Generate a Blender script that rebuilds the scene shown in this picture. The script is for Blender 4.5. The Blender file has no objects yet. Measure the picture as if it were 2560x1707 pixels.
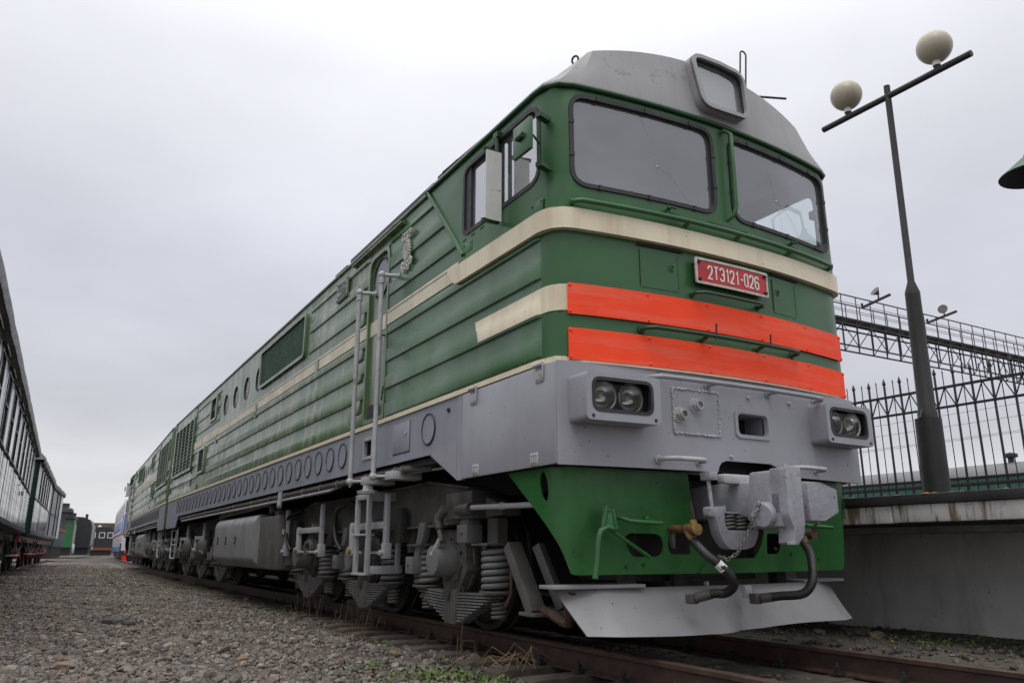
import bpy, bmesh, math, random
import numpy as np
from math import sin, cos, pi, radians, atan2, hypot, sqrt
from mathutils import Vector, Matrix
from mathutils.geometry import delaunay_2d_cdt

random.seed(7); rng = np.random.default_rng(7)
scene = bpy.context.scene
COL = scene.collection

# ------------------------------------------------------------------ camera
CAM = (-4.57, -4.46, 0.738)
cam_d = bpy.data.cameras.new("camera"); cam = bpy.data.objects.new("camera", cam_d); COL.objects.link(cam)
cam.location = CAM
cam.rotation_euler = (radians(90 + 14.89), 0, radians(-30.23))
cam_d.sensor_width = 36; cam_d.lens = 36 * 1950 / 2560
cam_d.clip_start = 0.05; cam_d.clip_end = 3000
scene.camera = cam

# ------------------------------------------------------------------ sky and sun
SUN_EL, SUN_AZ = radians(62), radians(215)
world = bpy.data.worlds.new("World"); scene.world = world; world.use_nodes = True
nt = world.node_tree; nt.nodes.clear()
def wn(t, **k):
    n = nt.nodes.new(t)
    for a, v in k.items(): setattr(n, a, v)
    return n
out = wn('ShaderNodeOutputWorld')
sky = wn('ShaderNodeTexSky', sky_type='NISHITA', sun_disc=False, sun_elevation=SUN_EL, sun_rotation=SUN_AZ)
bg1 = wn('ShaderNodeBackground'); bg1.inputs['Strength'].default_value = 0.08
nt.links.new(sky.outputs[0], bg1.inputs[0])
tc = wn('ShaderNodeTexCoord'); sep = wn('ShaderNodeSeparateXYZ'); nt.links.new(tc.outputs['Generated'], sep.inputs[0])
# flatten the dome so cloud banks stretch towards the horizon
mx = wn('ShaderNodeMath', operation='ADD'); nt.links.new(sep.outputs[2], mx.inputs[0]); mx.inputs[1].default_value = 0.22
dv = wn('ShaderNodeVectorMath', operation='DIVIDE'); cmb = wn('ShaderNodeCombineXYZ')
for i in range(3): nt.links.new(mx.outputs[0], cmb.inputs[i])
nt.links.new(tc.outputs['Generated'], dv.inputs[0]); nt.links.new(cmb.outputs[0], dv.inputs[1])
mpw = wn('ShaderNodeMapping'); nt.links.new(dv.outputs[0], mpw.inputs[0]); mpw.inputs['Location'].default_value = (0.4, 0.9, 0)
nz = wn('ShaderNodeTexNoise'); nz.inputs['Scale'].default_value = 0.9; nz.inputs['Detail'].default_value = 5; nz.inputs['Roughness'].default_value = 0.5
nt.links.new(mpw.outputs[0], nz.inputs['Vector'])
ramp = wn('ShaderNodeValToRGB'); cr = ramp.color_ramp
nt.links.new(sep.outputs[2], ramp.inputs[0])
SKYRAMP = [(0.0, (0.76, 0.76, 0.775)), (0.07, (0.70, 0.70, 0.72)), (0.16, (0.565, 0.565, 0.61)), (0.33, (0.62, 0.625, 0.695)), (0.55, (0.81, 0.815, 0.86)), (0.75, (1.25, 1.25, 1.28)), (1.0, (2.3, 2.3, 2.32))]
cr.elements[0].position, cr.elements[0].color = SKYRAMP[0][0], (*SKYRAMP[0][1], 1)
cr.elements[1].position, cr.elements[1].color = SKYRAMP[-1][0], (*SKYRAMP[-1][1], 1)
for p, c in SKYRAMP[1:-1]:
    e = cr.elements.new(p); e.color = (*c, 1)
mr = wn('ShaderNodeMapRange'); nt.links.new(nz.outputs[0], mr.inputs[0])
mr.inputs[1].default_value = 0.3; mr.inputs[2].default_value = 0.72; mr.inputs[3].default_value = 0.85; mr.inputs[4].default_value = 1.2
mul = wn('ShaderNodeMix', data_type='RGBA', blend_type='MULTIPLY'); mul.inputs[0].default_value = 1
nt.links.new(ramp.outputs[0], mul.inputs[6]); nt.links.new(mr.outputs[0], mul.inputs[7])
bg2 = wn('ShaderNodeBackground'); bg2.inputs['Strength'].default_value = 1.0; nt.links.new(mul.outputs[2], bg2.inputs[0])
mxs = wn('ShaderNodeMixShader'); mxs.inputs[0].default_value = 0.90
nt.links.new(bg1.outputs[0], mxs.inputs[1]); nt.links.new(bg2.outputs[0], mxs.inputs[2]); nt.links.new(mxs.outputs[0], out.inputs[0])

sun_d = bpy.data.lights.new("sun", 'SUN'); sun_d.energy = 0.6; sun_d.angle = radians(28); sun_d.color = (1, 0.97, 0.93)
sun = bpy.data.objects.new("sun", sun_d); COL.objects.link(sun); sun.location = (-30, -30, 40)
sv = Vector((sin(SUN_AZ) * cos(SUN_EL), cos(SUN_AZ) * cos(SUN_EL), sin(SUN_EL)))
sun.rotation_euler = sv.to_track_quat('Z', 'Y').to_euler()

vs = scene.view_settings
vs.view_transform = 'Standard'; vs.look = 'None'; vs.exposure = 0.2; vs.gamma = 1; vs.use_curve_mapping = False
scene.cycles.max_bounces = 6; scene.cycles.transparent_max_bounces = 16; scene.cycles.use_denoising = True

# ------------------------------------------------------------------ materials
MATS = {}
def mat(name, col, rough=0.5, var=0.12, scale=2.5, streak=0.0, scol=None, sfreq=7.0, rust=0.0, rcol=(0.16, 0.06, 0.02),
        bump=0.0, bscale=40, metal=0.0, sthr=(0.47, 0.68), szz=0.45, spec=0.5, coat=0.0, speck=0.0, speckcol=(0.02, 0.02, 0.02)):
    m = bpy.data.materials.new(name); m.use_nodes = True
    t = m.node_tree; n = t.nodes; L = t.links
    b = n['Principled BSDF']
    tcn = n.new('ShaderNodeTexCoord'); O = tcn.outputs['Object']
    def noise(sc, det=4, vec=O, ro=0.55):
        q = n.new('ShaderNodeTexNoise'); q.inputs['Scale'].default_value = sc; q.inputs['Detail'].default_value = det
        q.inputs['Roughness'].default_value = ro; L.new(vec, q.inputs['Vector']); return q.outputs[0]
    def mapr(v, a, c, lo=0.0, hi=1.0):
        q = n.new('ShaderNodeMapRange'); L.new(v, q.inputs[0])
        for i, x in enumerate((a, c, lo, hi)): q.inputs[i + 1].default_value = x
        return q.outputs[0]
    def mix(f, a, c):
        q = n.new('ShaderNodeMix'); q.data_type = 'RGBA'
        if isinstance(f, float): q.inputs[0].default_value = f
        else: L.new(f, q.inputs[0])
        for i, x in ((6, a), (7, c)):
            if isinstance(x, tuple): q.inputs[i].default_value = (*x, 1)
            else: L.new(x, q.inputs[i])
        return q.outputs[2]
    lo = tuple(max(0, c * (1 - var)) for c in col); hi = tuple(min(1, c * (1 + var)) for c in col)
    f1 = mapr(noise(scale, 6), 0.32, 0.68)
    c = mix(f1, lo, hi)
    if streak:
        mp = n.new('ShaderNodeMapping'); mp.inputs['Scale'].default_value = (sfreq, sfreq, szz); L.new(O, mp.inputs[0])
        s1 = mapr(noise(1.0, 5, mp.outputs[0], 0.65), sthr[0], sthr[1], 0.0, streak)
        c = mix(s1, c, scol or (0.3, 0.3, 0.28))
    if rust:
        r1 = mapr(noise(3.2, 9, O, 0.7), 0.60 - 0.10 * rust, 0.68, 0.0, min(1.0, 0.5 + rust))
        c = mix(r1, c, rcol)
    if speck:
        s2 = mapr(noise(26, 3), 0.70 - 0.06 * speck, 0.76, 0.0, 0.8)
        c = mix(s2, c, speckcol)
    L.new(c, b.inputs['Base Color'])
    L.new(mapr(noise(scale * 2.3, 5), 0.3, 0.7, max(0.02, rough - 0.09), min(1, rough + 0.11)), b.inputs['Roughness'])
    b.inputs['Metallic'].default_value = metal
    b.inputs['Specular IOR Level'].default_value = spec
    if coat: b.inputs['Coat Weight'].default_value = coat; b.inputs['Coat Roughness'].default_value = 0.12
    if bump:
        bp = n.new('ShaderNodeBump'); bp.inputs['Strength'].default_value = bump; bp.inputs['Distance'].default_value = 0.01
        L.new(noise(bscale, 5), bp.inputs['Height']); L.new(bp.outputs[0], b.inputs['Normal'])
    MATS[name] = m
    return m

GREEN = (0.027, 0.104, 0.030)
M_gfresh = mat('green_paint_front', GREEN, 0.34, 0.16, 1.3, streak=0.10, scol=(0.06, 0.13, 0.065), bump=0.05, bscale=7, speck=0.25)
M_gcab = mat('green_paint_cab_side', (0.032, 0.106, 0.032), 0.28, 0.2, 0.9, streak=0.35, scol=(0.10, 0.16, 0.10), sfreq=3.0, bump=0.08, bscale=4, speck=0.5)
M_gside = mat('green_paint_side', (0.095, 0.152, 0.076), 0.25, 0.14, 0.8, streak=0.8, scol=(0.30, 0.32, 0.24), sfreq=6.5, bump=0.05, bscale=4, speck=0.6)
M_gdark = mat('green_paint_dark', (0.016, 0.062, 0.022), 0.42, 0.2, 3)
M_gskirt = mat('green_paint_skirt', (0.024, 0.122, 0.028), 0.40, 0.3, 2.2, streak=0.12, scol=(0.10, 0.16, 0.09), bump=0.12, bscale=5, speck=0.5)
M_grey = mat('grey_paint_nose', (0.295, 0.295, 0.325), 0.45, 0.10, 1.6, streak=0.16, scol=(0.23, 0.22, 0.22), bump=0.06, bscale=9, speck=0.45)
M_greyside = mat('grey_paint_skirt', (0.265, 0.275, 0.32), 0.45, 0.1, 1.5, streak=0.30, scol=(0.26, 0.245, 0.215), bump=0.06, bscale=6, speck=0.4)
M_roof = mat('grey_paint_roof', (0.30, 0.30, 0.305), 0.55, 0.08, 1.2, streak=0.35, scol=(0.24, 0.225, 0.20), sfreq=9, rust=0.02, bump=0.05, bscale=6, speck=0.4)
M_metal = mat('grey_metal', (0.40, 0.40, 0.41), 0.42, 0.14, 6, rust=0.04, bump=0.05, bscale=25, speck=0.5)
M_cast = mat('grey_cast_iron', (0.30, 0.30, 0.335), 0.5, 0.14, 5, streak=0.35, scol=(0.17, 0.165, 0.165), sfreq=8, rust=0.03, rcol=(.1, .07, .05), bump=0.7, bscale=16, speck=0.7)
M_bogie = mat('bogie_grey', (0.112, 0.107, 0.10), 0.55, 0.35, 3, streak=0.5, scol=(0.09, 0.08, 0.065), rust=0.05, bump=0.15, bscale=18, speck=0.7)
M_tank = mat('tank_grey', (0.25, 0.25, 0.255), 0.45, 0.12, 1.5, streak=0.5, scol=(0.13, 0.115, 0.095), sfreq=5, bump=0.08, bscale=8)
M_greasy = mat('greasy_grey', (0.085, 0.08, 0.07), 0.5, 0.45, 6, rust=0.1, rcol=(0.05, 0.035, 0.02), bump=0.4, bscale=20)
M_black = mat('deep_black', (0.018, 0.017, 0.017), 0.6, 0.3, 4)
M_dark = mat('dark_steel', (0.026, 0.024, 0.022), 0.55, 0.3, 4, rust=0.12, bump=0.2, bscale=20)
M_rubber = mat('black_rubber', (0.022, 0.021, 0.024), 0.55, 0.25, 6)
M_cream = mat('cream_paint', (0.74, 0.66, 0.49), 0.48, 0.07, 2, streak=0.40, scol=(0.47, 0.35, 0.21), sfreq=5, bump=0.04, bscale=10, speck=0.35)
M_creamside = mat('cream_paint_worn', (0.66, 0.60, 0.46), 0.5, 0.12, 3, streak=0.3, scol=(0.36, 0.25, 0.17), sfreq=4, rust=0.06, rcol=(0.12, 0.15, 0.11), speck=0.6)
M_orange = mat('orange_red_paint', (1.0, 0.066, 0.014), 0.55, 0.06, 5, streak=0.42, scol=(0.80, 0.19, 0.13), sfreq=1.1, szz=13, sthr=(.46, .64), bump=0.08, bscale=6, spec=0.3, speck=0.2, speckcol=(0.55, 0.12, 0.08))
M_plate = mat('red_enamel', (0.46, 0.012, 0.014), 0.25, 0.15, 5, streak=0.04, scol=(0.5, 0.25, 0.25), speck=0.5, speckcol=(0.12, 0.02, 0.02))
M_letter = mat('white_lettering', (0.72, 0.68, 0.62), 0.4, 0.08, 8)
M_worn = mat('worn_cast_alloy', (0.48, 0.465, 0.42), 0.5, 0.25, 30, bump=0.4, bscale=60)
M_hose = mat('hose_rubber', (0.017, 0.015, 0.014), 0.5, 0.35, 12, bump=0.3, bscale=50)
M_rusty = mat('rusty_brass', (0.15, 0.075, 0.035), 0.6, 0.6, 22, rust=0.15, rcol=(0.36, 0.28, 0.06), bump=0.4, bscale=40)
M_rustpipe = mat('rusty_brown', (0.075, 0.04, 0.026), 0.65, 0.4, 12, bump=0.4, bscale=40)
M_white = mat('white_band', (0.75, 0.75, 0.74), 0.5, 0.05, 6)
M_yellow = mat('yellowed_grey', (0.28, 0.24, 0.14), 0.5, 0.3, 9)
M_plough = mat('plough_grey', (0.245, 0.242, 0.25), 0.42, 0.10, 2.5, streak=0.3, scol=(0.24, 0.225, 0.2), sfreq=5, bump=0.14, bscale=5, speck=0.5)
M_interior = mat('cab_lining', (0.44, 0.44, 0.43), 0.7, 0.05, 2)
M_seat = mat('seat_fabric', (0.12, 0.12, 0.13), 0.8, 0.1, 6)
M_rail = mat('rail_steel', (0.060, 0.036, 0.027), 0.5, 0.3, 8, rust=0.25, rcol=(0.12, 0.055, 0.03), bump=0.25, bscale=30)
M_sleeper = mat('sleeper_concrete', (0.075, 0.060, 0.046), 0.85, 0.3, 6, rust=0.1, rcol=(0.05, 0.04, 0.03), bump=0.5, bscale=25)
M_concrete = mat('wall_concrete', (0.62, 0.605, 0.585), 0.85, 0.16, 1.4, streak=0.5, scol=(0.22, 0.20, 0.175), sthr=(.52, .66), szz=.25, sfreq=1.3, bump=0.25, bscale=14, speck=0.4)
M_whitewash = mat('whitewashed_edge', (0.60, 0.585, 0.56), 0.8, 0.14, 2.5, streak=0.92, scol=(0.17, 0.115, 0.055), sthr=(.50, .60), szz=1.2, sfreq=9, rust=0.25, rcol=(0.09, 0.05, 0.025), bump=0.35, bscale=16, speck=1)
M_kerbtop = mat('platform_edge_black', (0.022, 0.021, 0.021), 0.8, 0.3, 4, bump=0.3, bscale=25)
M_moss = mat('moss_lichen', (0.24, 0.15, 0.035), 0.9, 0.6, 5, rust=0.4, rcol=(0.36, 0.09, 0.02))
M_asphalt = mat('asphalt', (0.06, 0.06, 0.06), 0.9, 0.2, 3, bump=0.3, bscale=40)
M_post = mat('post_black_paint', (0.016, 0.015, 0.015), 0.5, 0.22, 3, bump=0.08, bscale=12, speck=0.4, speckcol=(0.1, 0.1, 0.1))
M_iron = mat('fence_iron', (0.012, 0.011, 0.013), 0.5, 0.2, 4)
M_globe = mat('opal_globe', (0.40, 0.36, 0.275), 0.30, 0.10, 3, streak=0.4, scol=(0.30, 0.25, 0.19), sfreq=4)
M_gantry = mat('gantry_steel', (0.028, 0.028, 0.030), 0.6, 0.2, 3)
M_coach = mat('coach_green', (0.055, 0.078, 0.068), 0.15, 0.2, 3, coat=0.5)
M_coachend = mat('coach_dark_green', (0.006, 0.034, 0.022), 0.4, 0.2, 3)
M_coachroof = mat('coach_roof_grey', (0.28, 0.275, 0.275), 0.6, 0.12, 2, rust=0.05)
M_trim = mat('coach_trim_black', (0.012, 0.016, 0.015), 0.4, 0.2, 4)
M_redframe = mat('underframe_red', (0.26, 0.018, 0.015), 0.5, 0.2, 5)
M_wagon = mat('wagon_grey', (0.22, 0.24, 0.245), 0.4, 0.12, 2, streak=0.3, scol=(0.15, 0.15, 0.14))
M_lgreen = mat('steam_green', (0.028, 0.155, 0.050), 0.4, 0.15, 3)
M_smoke = mat('steam_black', (0.028, 0.028, 0.031), 0.4, 0.25, 3)
M_twhite = mat('train_white', (0.62, 0.63, 0.66), 0.35, 0.05, 3)
M_tblue = mat('train_blue', (0.045, 0.13, 0.42), 0.35, 0.08, 3)
M_tred = mat('train_red', (0.36, 0.03, 0.03), 0.4, 0.08, 3)
M_brick = mat('shed_brown', (0.11, 0.085, 0.07), 0.8, 0.2, 1)
M_signal = mat('signal_red', (0.75, 0.012, 0.006), 0.4, 0.05, 4)
M_teal = mat('train_teal', (0.020, 0.105, 0.080), 0.45, 0.15, 2)
M_dimrust = mat('chain_steel', (0.26, 0.26, 0.27), 0.45, 0.2, 20, metal=0.3)
M_deflector = mat('deflector_white', (0.60, 0.60, 0.58), 0.5, 0.06, 3, rust=0.03, speck=0.6)
M_wood = mat('weathered_plank', (0.38, 0.35, 0.32), 0.8, 0.15, 6)

def glass_mat(name, tint=(0.55, 0.6, 0.62), dust=0.22, dcol=(0.36, 0.37, 0.39), base=0.06, rough=0.03):
    m = bpy.data.materials.new(name); m.use_nodes = True; t = m.node_tree; n = t.nodes; L = t.links; n.clear()
    o = n.new('ShaderNodeOutputMaterial'); tr = n.new('ShaderNodeBsdfTransparent'); tr.inputs[0].default_value = (*tint, 1)
    gl = n.new('ShaderNodeBsdfGlossy'); gl.inputs['Roughness'].default_value = rough; gl.inputs[0].default_value = (0.95, 0.95, 0.97, 1)
    df = n.new('ShaderNodeBsdfDiffuse'); df.inputs[0].default_value = (*dcol, 1)
    lw = n.new('ShaderNodeLayerWeight'); lw.inputs[0].default_value = 0.5; pw_ = n.new('ShaderNodeMath'); pw_.operation = 'POWER'; pw_.inputs[1].default_value = 5; L.new(lw.outputs['Facing'], pw_.inputs[0])
    ad = n.new('ShaderNodeMath'); ad.operation = 'MULTIPLY_ADD'; ad.inputs[1].default_value = 0.92; ad.inputs[2].default_value = base + .07; ad.use_clamp = True; L.new(pw_.outputs[0], ad.inputs[0])
    tcn = n.new('ShaderNodeTexCoord'); nz_ = n.new('ShaderNodeTexNoise'); nz_.inputs['Scale'].default_value = 1.3; nz_.inputs['Distortion'].default_value = .6; nz_.inputs['Detail'].default_value = 6; L.new(tcn.outputs['Object'], nz_.inputs[0])
    mp_ = n.new('ShaderNodeMapRange'); L.new(nz_.outputs[0], mp_.inputs[0]); mp_.inputs[1].default_value = .3; mp_.inputs[2].default_value = .7; mp_.inputs[3].default_value = dust * .35; mp_.inputs[4].default_value = dust * 1.7
    m1 = n.new('ShaderNodeMixShader'); L.new(mp_.outputs[0], m1.inputs[0]); L.new(tr.outputs[0], m1.inputs[1]); L.new(df.outputs[0], m1.inputs[2])
    m2 = n.new('ShaderNodeMixShader'); L.new(ad.outputs[0], m2.inputs[0]); L.new(m1.outputs[0], m2.inputs[1]); L.new(gl.outputs[0], m2.inputs[2])
    L.new(m2.outputs[0], o.inputs[0]); return m
M_glass = glass_mat('dusty_windscreen_glass', tint=(0.86, 0.92, 0.92), dust=0.15, dcol=(0.38, 0.43, 0.44), base=0.11)
M_glass2 = glass_mat('side_window_glass', dust=0.30, base=0.36)
M_glass3 = glass_mat('clear_window_glass', tint=(0.90, 0.95, 0.94), dust=0.03, base=0.0)
M_lens = glass_mat('headlight_glass', tint=(0.7, 0.72, 0.7), dust=0.02, base=-0.06)
M_mirror = mat('reflector_silver', (0.50, 0.51, 0.50), 0.12, 0.1, 4, metal=1.0)
M_porthole = mat('porthole_glass', (0.34, 0.34, 0.37), 0.08, 0.05, 4, spec=0.9, coat=0.6)  # pale base colour carries the sky reflection of the panes
M_winglass = mat('coach_window_glass', (0.030, 0.024, 0.018), 0.08, 0.3, 4, spec=0.6)

def stone_mat(name, stops, bump=0.3):
    m = bpy.data.materials.new(name); m.use_nodes = True; t = m.node_tree; n = t.nodes; L = t.links; b = n['Principled BSDF']
    g = n.new('ShaderNodeNewGeometry'); r = n.new('ShaderNodeValToRGB'); L.new(g.outputs['Random Per Island'], r.inputs[0])
    r.color_ramp.interpolation = 'LINEAR'
    r.color_ramp.elements[0].color = (*stops[0], 1); r.color_ramp.elements[1].color = (*stops[-1], 1)
    for i, c in enumerate(stops[1:-1]):
        e = r.color_ramp.elements.new((i + 1) / (len(stops) - 1)); e.color = (*c, 1)
    tcn = n.new('ShaderNodeTexCoord'); q = n.new('ShaderNodeTexNoise'); q.inputs['Scale'].default_value = 30; q.inputs['Detail'].default_value = 5
    L.new(tcn.outputs['Object'], q.inputs[0])
    mr_ = n.new('ShaderNodeMapRange'); L.new(q.outputs[0], mr_.inputs[0]); mr_.inputs[1].default_value = .3; mr_.inputs[2].default_value = .7; mr_.inputs[3].default_value = .7; mr_.inputs[4].default_value = 1.25
    mm = n.new('ShaderNodeMix'); mm.data_type = 'RGBA'; mm.blend_type = 'MULTIPLY'; mm.inputs[0].default_value = 1
    L.new(r.outputs[0], mm.inputs[6]); L.new(mr_.outputs[0], mm.inputs[7]); L.new(mm.outputs[2], b.inputs['Base Color'])
    b.inputs['Roughness'].default_value = 0.8
    return m
M_gravel = stone_mat('gravel_stone', [(0.101, 0.084, 0.073), (0.167, 0.138, 0.115), (0.074, 0.066, 0.061), (0.206, 0.159, 0.119), (0.132, 0.117, 0.107), (0.228, 0.205, 0.179), (0.096, 0.082, 0.072), (0.149, 0.113, 0.087), (0.137, 0.122, 0.107), (0.281, 0.242, 0.206), (0.083, 0.075, 0.069)])
M_pebble = stone_mat('dark_pebble', [(0.05, 0.045, 0.038), (0.09, 0.078, 0.06), (0.035, 0.032, 0.03), (0.14, 0.11, 0.06), (0.06, 0.055, 0.05), (0.18, 0.16, 0.13), (0.04, 0.036, 0.03)])
M_leaf = stone_mat('weed_leaf', [(0.07, 0.12, 0.02), (0.10, 0.16, 0.03), (0.05, 0.10, 0.02), (0.13, 0.17, 0.05), (0.08, 0.14, 0.03)])
M_straw = stone_mat('dry_stalk', [(0.20, 0.13, 0.07), (0.30, 0.22, 0.14), (0.13, 0.06, 0.03), (0.26, 0.18, 0.10)])

# ------------------------------------------------------------------ mesh helpers
class MB:
    def __init__(self): self.v = []; self.f = []
    def add(self, vs, fs):
        o = len(self.v); self.v += [tuple(p) for p in vs]; self.f += [tuple(i + o for i in q) for q in fs]; return self
    def box(self, a, b):
        (x0, y0, z0), (x1, y1, z1) = a, b
        return self.add([(x0, y0, z0), (x1, y0, z0), (x1, y1, z0), (x0, y1, z0), (x0, y0, z1), (x1, y0, z1), (x1, y1, z1), (x0, y1, z1)],
                        [(0, 3, 2, 1), (4, 5, 6, 7), (0, 1, 5, 4), (1, 2, 6, 5), (2, 3, 7, 6), (3, 0, 4, 7)])
    def bar(self, p, q, w, h, up=(0, 0, 1)):
        p, q = Vector(p), Vector(q); d = (q - p).normalized(); u = Vector(up)
        if abs(d.dot(u)) > 0.98: u = Vector((0, 1, 0))
        s = d.cross(u).normalized() * (w / 2); u = s.cross(d).normalized() * (h / 2)
        vs = [p - s - u, p + s - u, p + s + u, p - s + u, q - s - u, q + s - u, q + s + u, q - s + u]
        return self.add(vs, [(0, 1, 2, 3), (7, 6, 5, 4), (0, 4, 5, 1), (1, 5, 6, 2), (2, 6, 7, 3), (3, 7, 4, 0)])
    def prism(self, poly, axis, a, b):
        n = len(poly)
        def P(u, w, t): return (t, u, w) if axis == 'x' else (u, t, w) if axis == 'y' else (u, w, t)
        vs = [P(u, w, a) for u, w in poly] + [P(u, w, b) for u, w in poly]
        return self.add(vs, [tuple(range(n)), tuple(range(2 * n - 1, n - 1, -1))] + [(i, (i + 1) % n, n + (i + 1) % n, n + i) for i in range(n)])
    def tube(self, pts, r, seg=8, caps=True, closed=False):
        P = [Vector(p) for p in pts]; n = len(P); vs = []; fs = []
        rr = r if isinstance(r, (list, tuple)) else [r] * n
        prev = None
        for i in range(n):
            if closed: d = P[(i + 1) % n] - P[i - 1]
            else: d = P[min(i + 1, n - 1)] - P[max(i - 1, 0)]
            d.normalize()
            if prev is None:
                a = Vector((0, 0, 1)) if abs(d.z) < 0.9 else Vector((1, 0, 0)); u = d.cross(a).normalized()
            else: u = (prev - d * prev.dot(d)).normalized()
            prev = u; w = d.cross(u)
            for k in range(seg):
                t = 2 * pi * k / seg; vs.append(P[i] + (u * cos(t) + w * sin(t)) * rr[i])
        m = n if closed else n - 1
        for i in range(m):
            for k in range(seg):
                k2 = (k + 1) % seg; j = (i + 1) % n
                fs.append((i * seg + k, i * seg + k2, j * seg + k2, j * seg + k))
        if caps and not closed: fs += [tuple(range(seg - 1, -1, -1)), tuple((n - 1) * seg + k for k in range(seg))]
        return self.add(vs, fs)
    def lathe(self, prof, o, axis, seg=20, caps=(True, True)):
        """prof: (radius, distance along axis from o)"""
        ax = Vector(axis).normalized(); a = Vector((0, 0, 1)) if abs(ax.z) < 0.9 else Vector((1, 0, 0)); u = ax.cross(a).normalized(); w = ax.cross(u); o = Vector(o)
        vs = []; fs = []
        for r, h in prof:
            for k in range(seg):
                t = 2 * pi * k / seg; vs.append(o + ax * h + (u * cos(t) + w * sin(t)) * max(r, 1e-4))
        for i in range(len(prof) - 1):
            for k in range(seg):
                k2 = (k + 1) % seg; fs.append((i * seg + k, i * seg + k2, (i + 1) * seg + k2, (i + 1) * seg + k))
        if caps[0]: fs.append(tuple(range(seg - 1, -1, -1)))
        if caps[1]: fs.append(tuple((len(prof) - 1) * seg + k for k in range(seg)))
        return self.add(vs, fs)
    def torus(self, c, axis, R, r, seg=28, ts=6):
        ax = Vector(axis).normalized(); a = Vector((0, 0, 1)) if abs(ax.z) < 0.9 else Vector((1, 0, 0)); u = ax.cross(a).normalized(); w = ax.cross(u); c = Vector(c)
        return self.tube([c + (u * cos(2 * pi * k / seg) + w * sin(2 * pi * k / seg)) * R for k in range(seg)], r, ts, closed=True)
    def sphere(self, c, r, seg=20, rings=12, sz=1.0):
        return self.lathe([(r * sin(pi * i / rings), -r * sz * cos(pi * i / rings)) for i in range(rings + 1)], c, (0, 0, 1), seg)
    def grid(self, rows):
        n = len(rows[0]); vs = [p for r in rows for p in r]
        return self.add(vs, [(i * n + j, i * n + j + 1, (i + 1) * n + j + 1, (i + 1) * n + j) for i in range(len(rows) - 1) for j in range(n - 1)])
    def ribbon(self, pts, w, fn, t=0.006, closed=False):
        """flat stroke along 2-D points; fn(u, v, off) -> 3-D"""
        P = [Vector(p) for p in pts]; n = len(P); L = []; R = []
        for i in range(n):
            a = P[i - 1] if (i or closed) else P[i]; b = P[(i + 1) % n] if (i < n - 1 or closed) else P[i]
            d1 = (P[i] - a); d2 = (b - P[i]); d1 = d1.normalized() if d1.length > 1e-9 else d2.normalized(); d2 = d2.normalized() if d2.length > 1e-9 else d1
            nrm = Vector((-d1.y - d2.y, d1.x + d2.x)); nrm.normalize(); k = max(0.5, nrm.dot(Vector((-d1.y, d1.x))))
            L.append(P[i] + nrm * (w / 2 / k)); R.append(P[i] - nrm * (w / 2 / k))
        vs = [fn(p.x, p.y, t) for p in L] + [fn(p.x, p.y, t) for p in R] + [fn(p.x, p.y, 0) for p in L] + [fn(p.x, p.y, 0) for p in R]
        fs = []
        for i in range(n if closed else n - 1):
            j = (i + 1) % n
            fs += [(i, j, n + j, n + i), (i, 2 * n + i, 2 * n + j, j), (n + i, n + j, 3 * n + j, 3 * n + i)]
        return self.add(vs, fs)
    def build(self, name, m, parent=None, smooth=35, bevel=0, bseg=2, recalc=True):
        me = bpy.data.meshes.new(name); me.from_pydata([tuple(p) for p in self.v], [], self.f)
        if recalc:
            bm = bmesh.new(); bm.from_mesh(me)
            bmesh.ops.recalc_face_normals(bm, faces=bm.faces)
            if bevel:
                es = [e for e in bm.edges if len(e.link_faces) == 2 and e.calc_face_angle(0) > radians(30)]
                bmesh.ops.bevel(bm, geom=es, offset=bevel, segments=bseg, affect='EDGES', profile=0.5, clamp_overlap=True)
            bm.to_mesh(me); bm.free()
        if smooth:
            me.shade_smooth(); me.set_sharp_from_angle(angle=radians(smooth))
        me.materials.append(m); me.update()
        o = bpy.data.objects.new(name, me); COL.objects.link(o)
        if parent: o.parent = parent
        return o

def inst(o, loc=(0, 0, 0), rot=(0, 0, 0), scale=(1, 1, 1), parent=None, label=None):
    c = o.copy(); COL.objects.link(c); c.location = loc; c.rotation_euler = rot; c.scale = scale
    if parent: c.parent = parent
    return c
def tag(o, label, cat, group=None, kind=None):
    o['label'] = label; o['category'] = cat
    if group: o['group'] = group
    if kind: o['kind'] = kind
    return o
def thing(name, label, cat, loc=(0, 0, 0), rz=0, group=None):
    o = bpy.data.objects.new(name, None); COL.objects.link(o); o.empty_display_size = 0.3
    o.location = loc; o.rotation_euler = (0, 0, rz); return tag(o, label, cat, group)
def struct(o): o['kind'] = 'structure'; return o
def copy_tree(o, parent=None, skip=()):
    c = o.copy(); COL.objects.link(c)
    if parent: c.parent = parent
    for ch in list(o.children):
        if ch.name.split('.')[0] not in skip: copy_tree(ch, c, skip)
    return c

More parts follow.
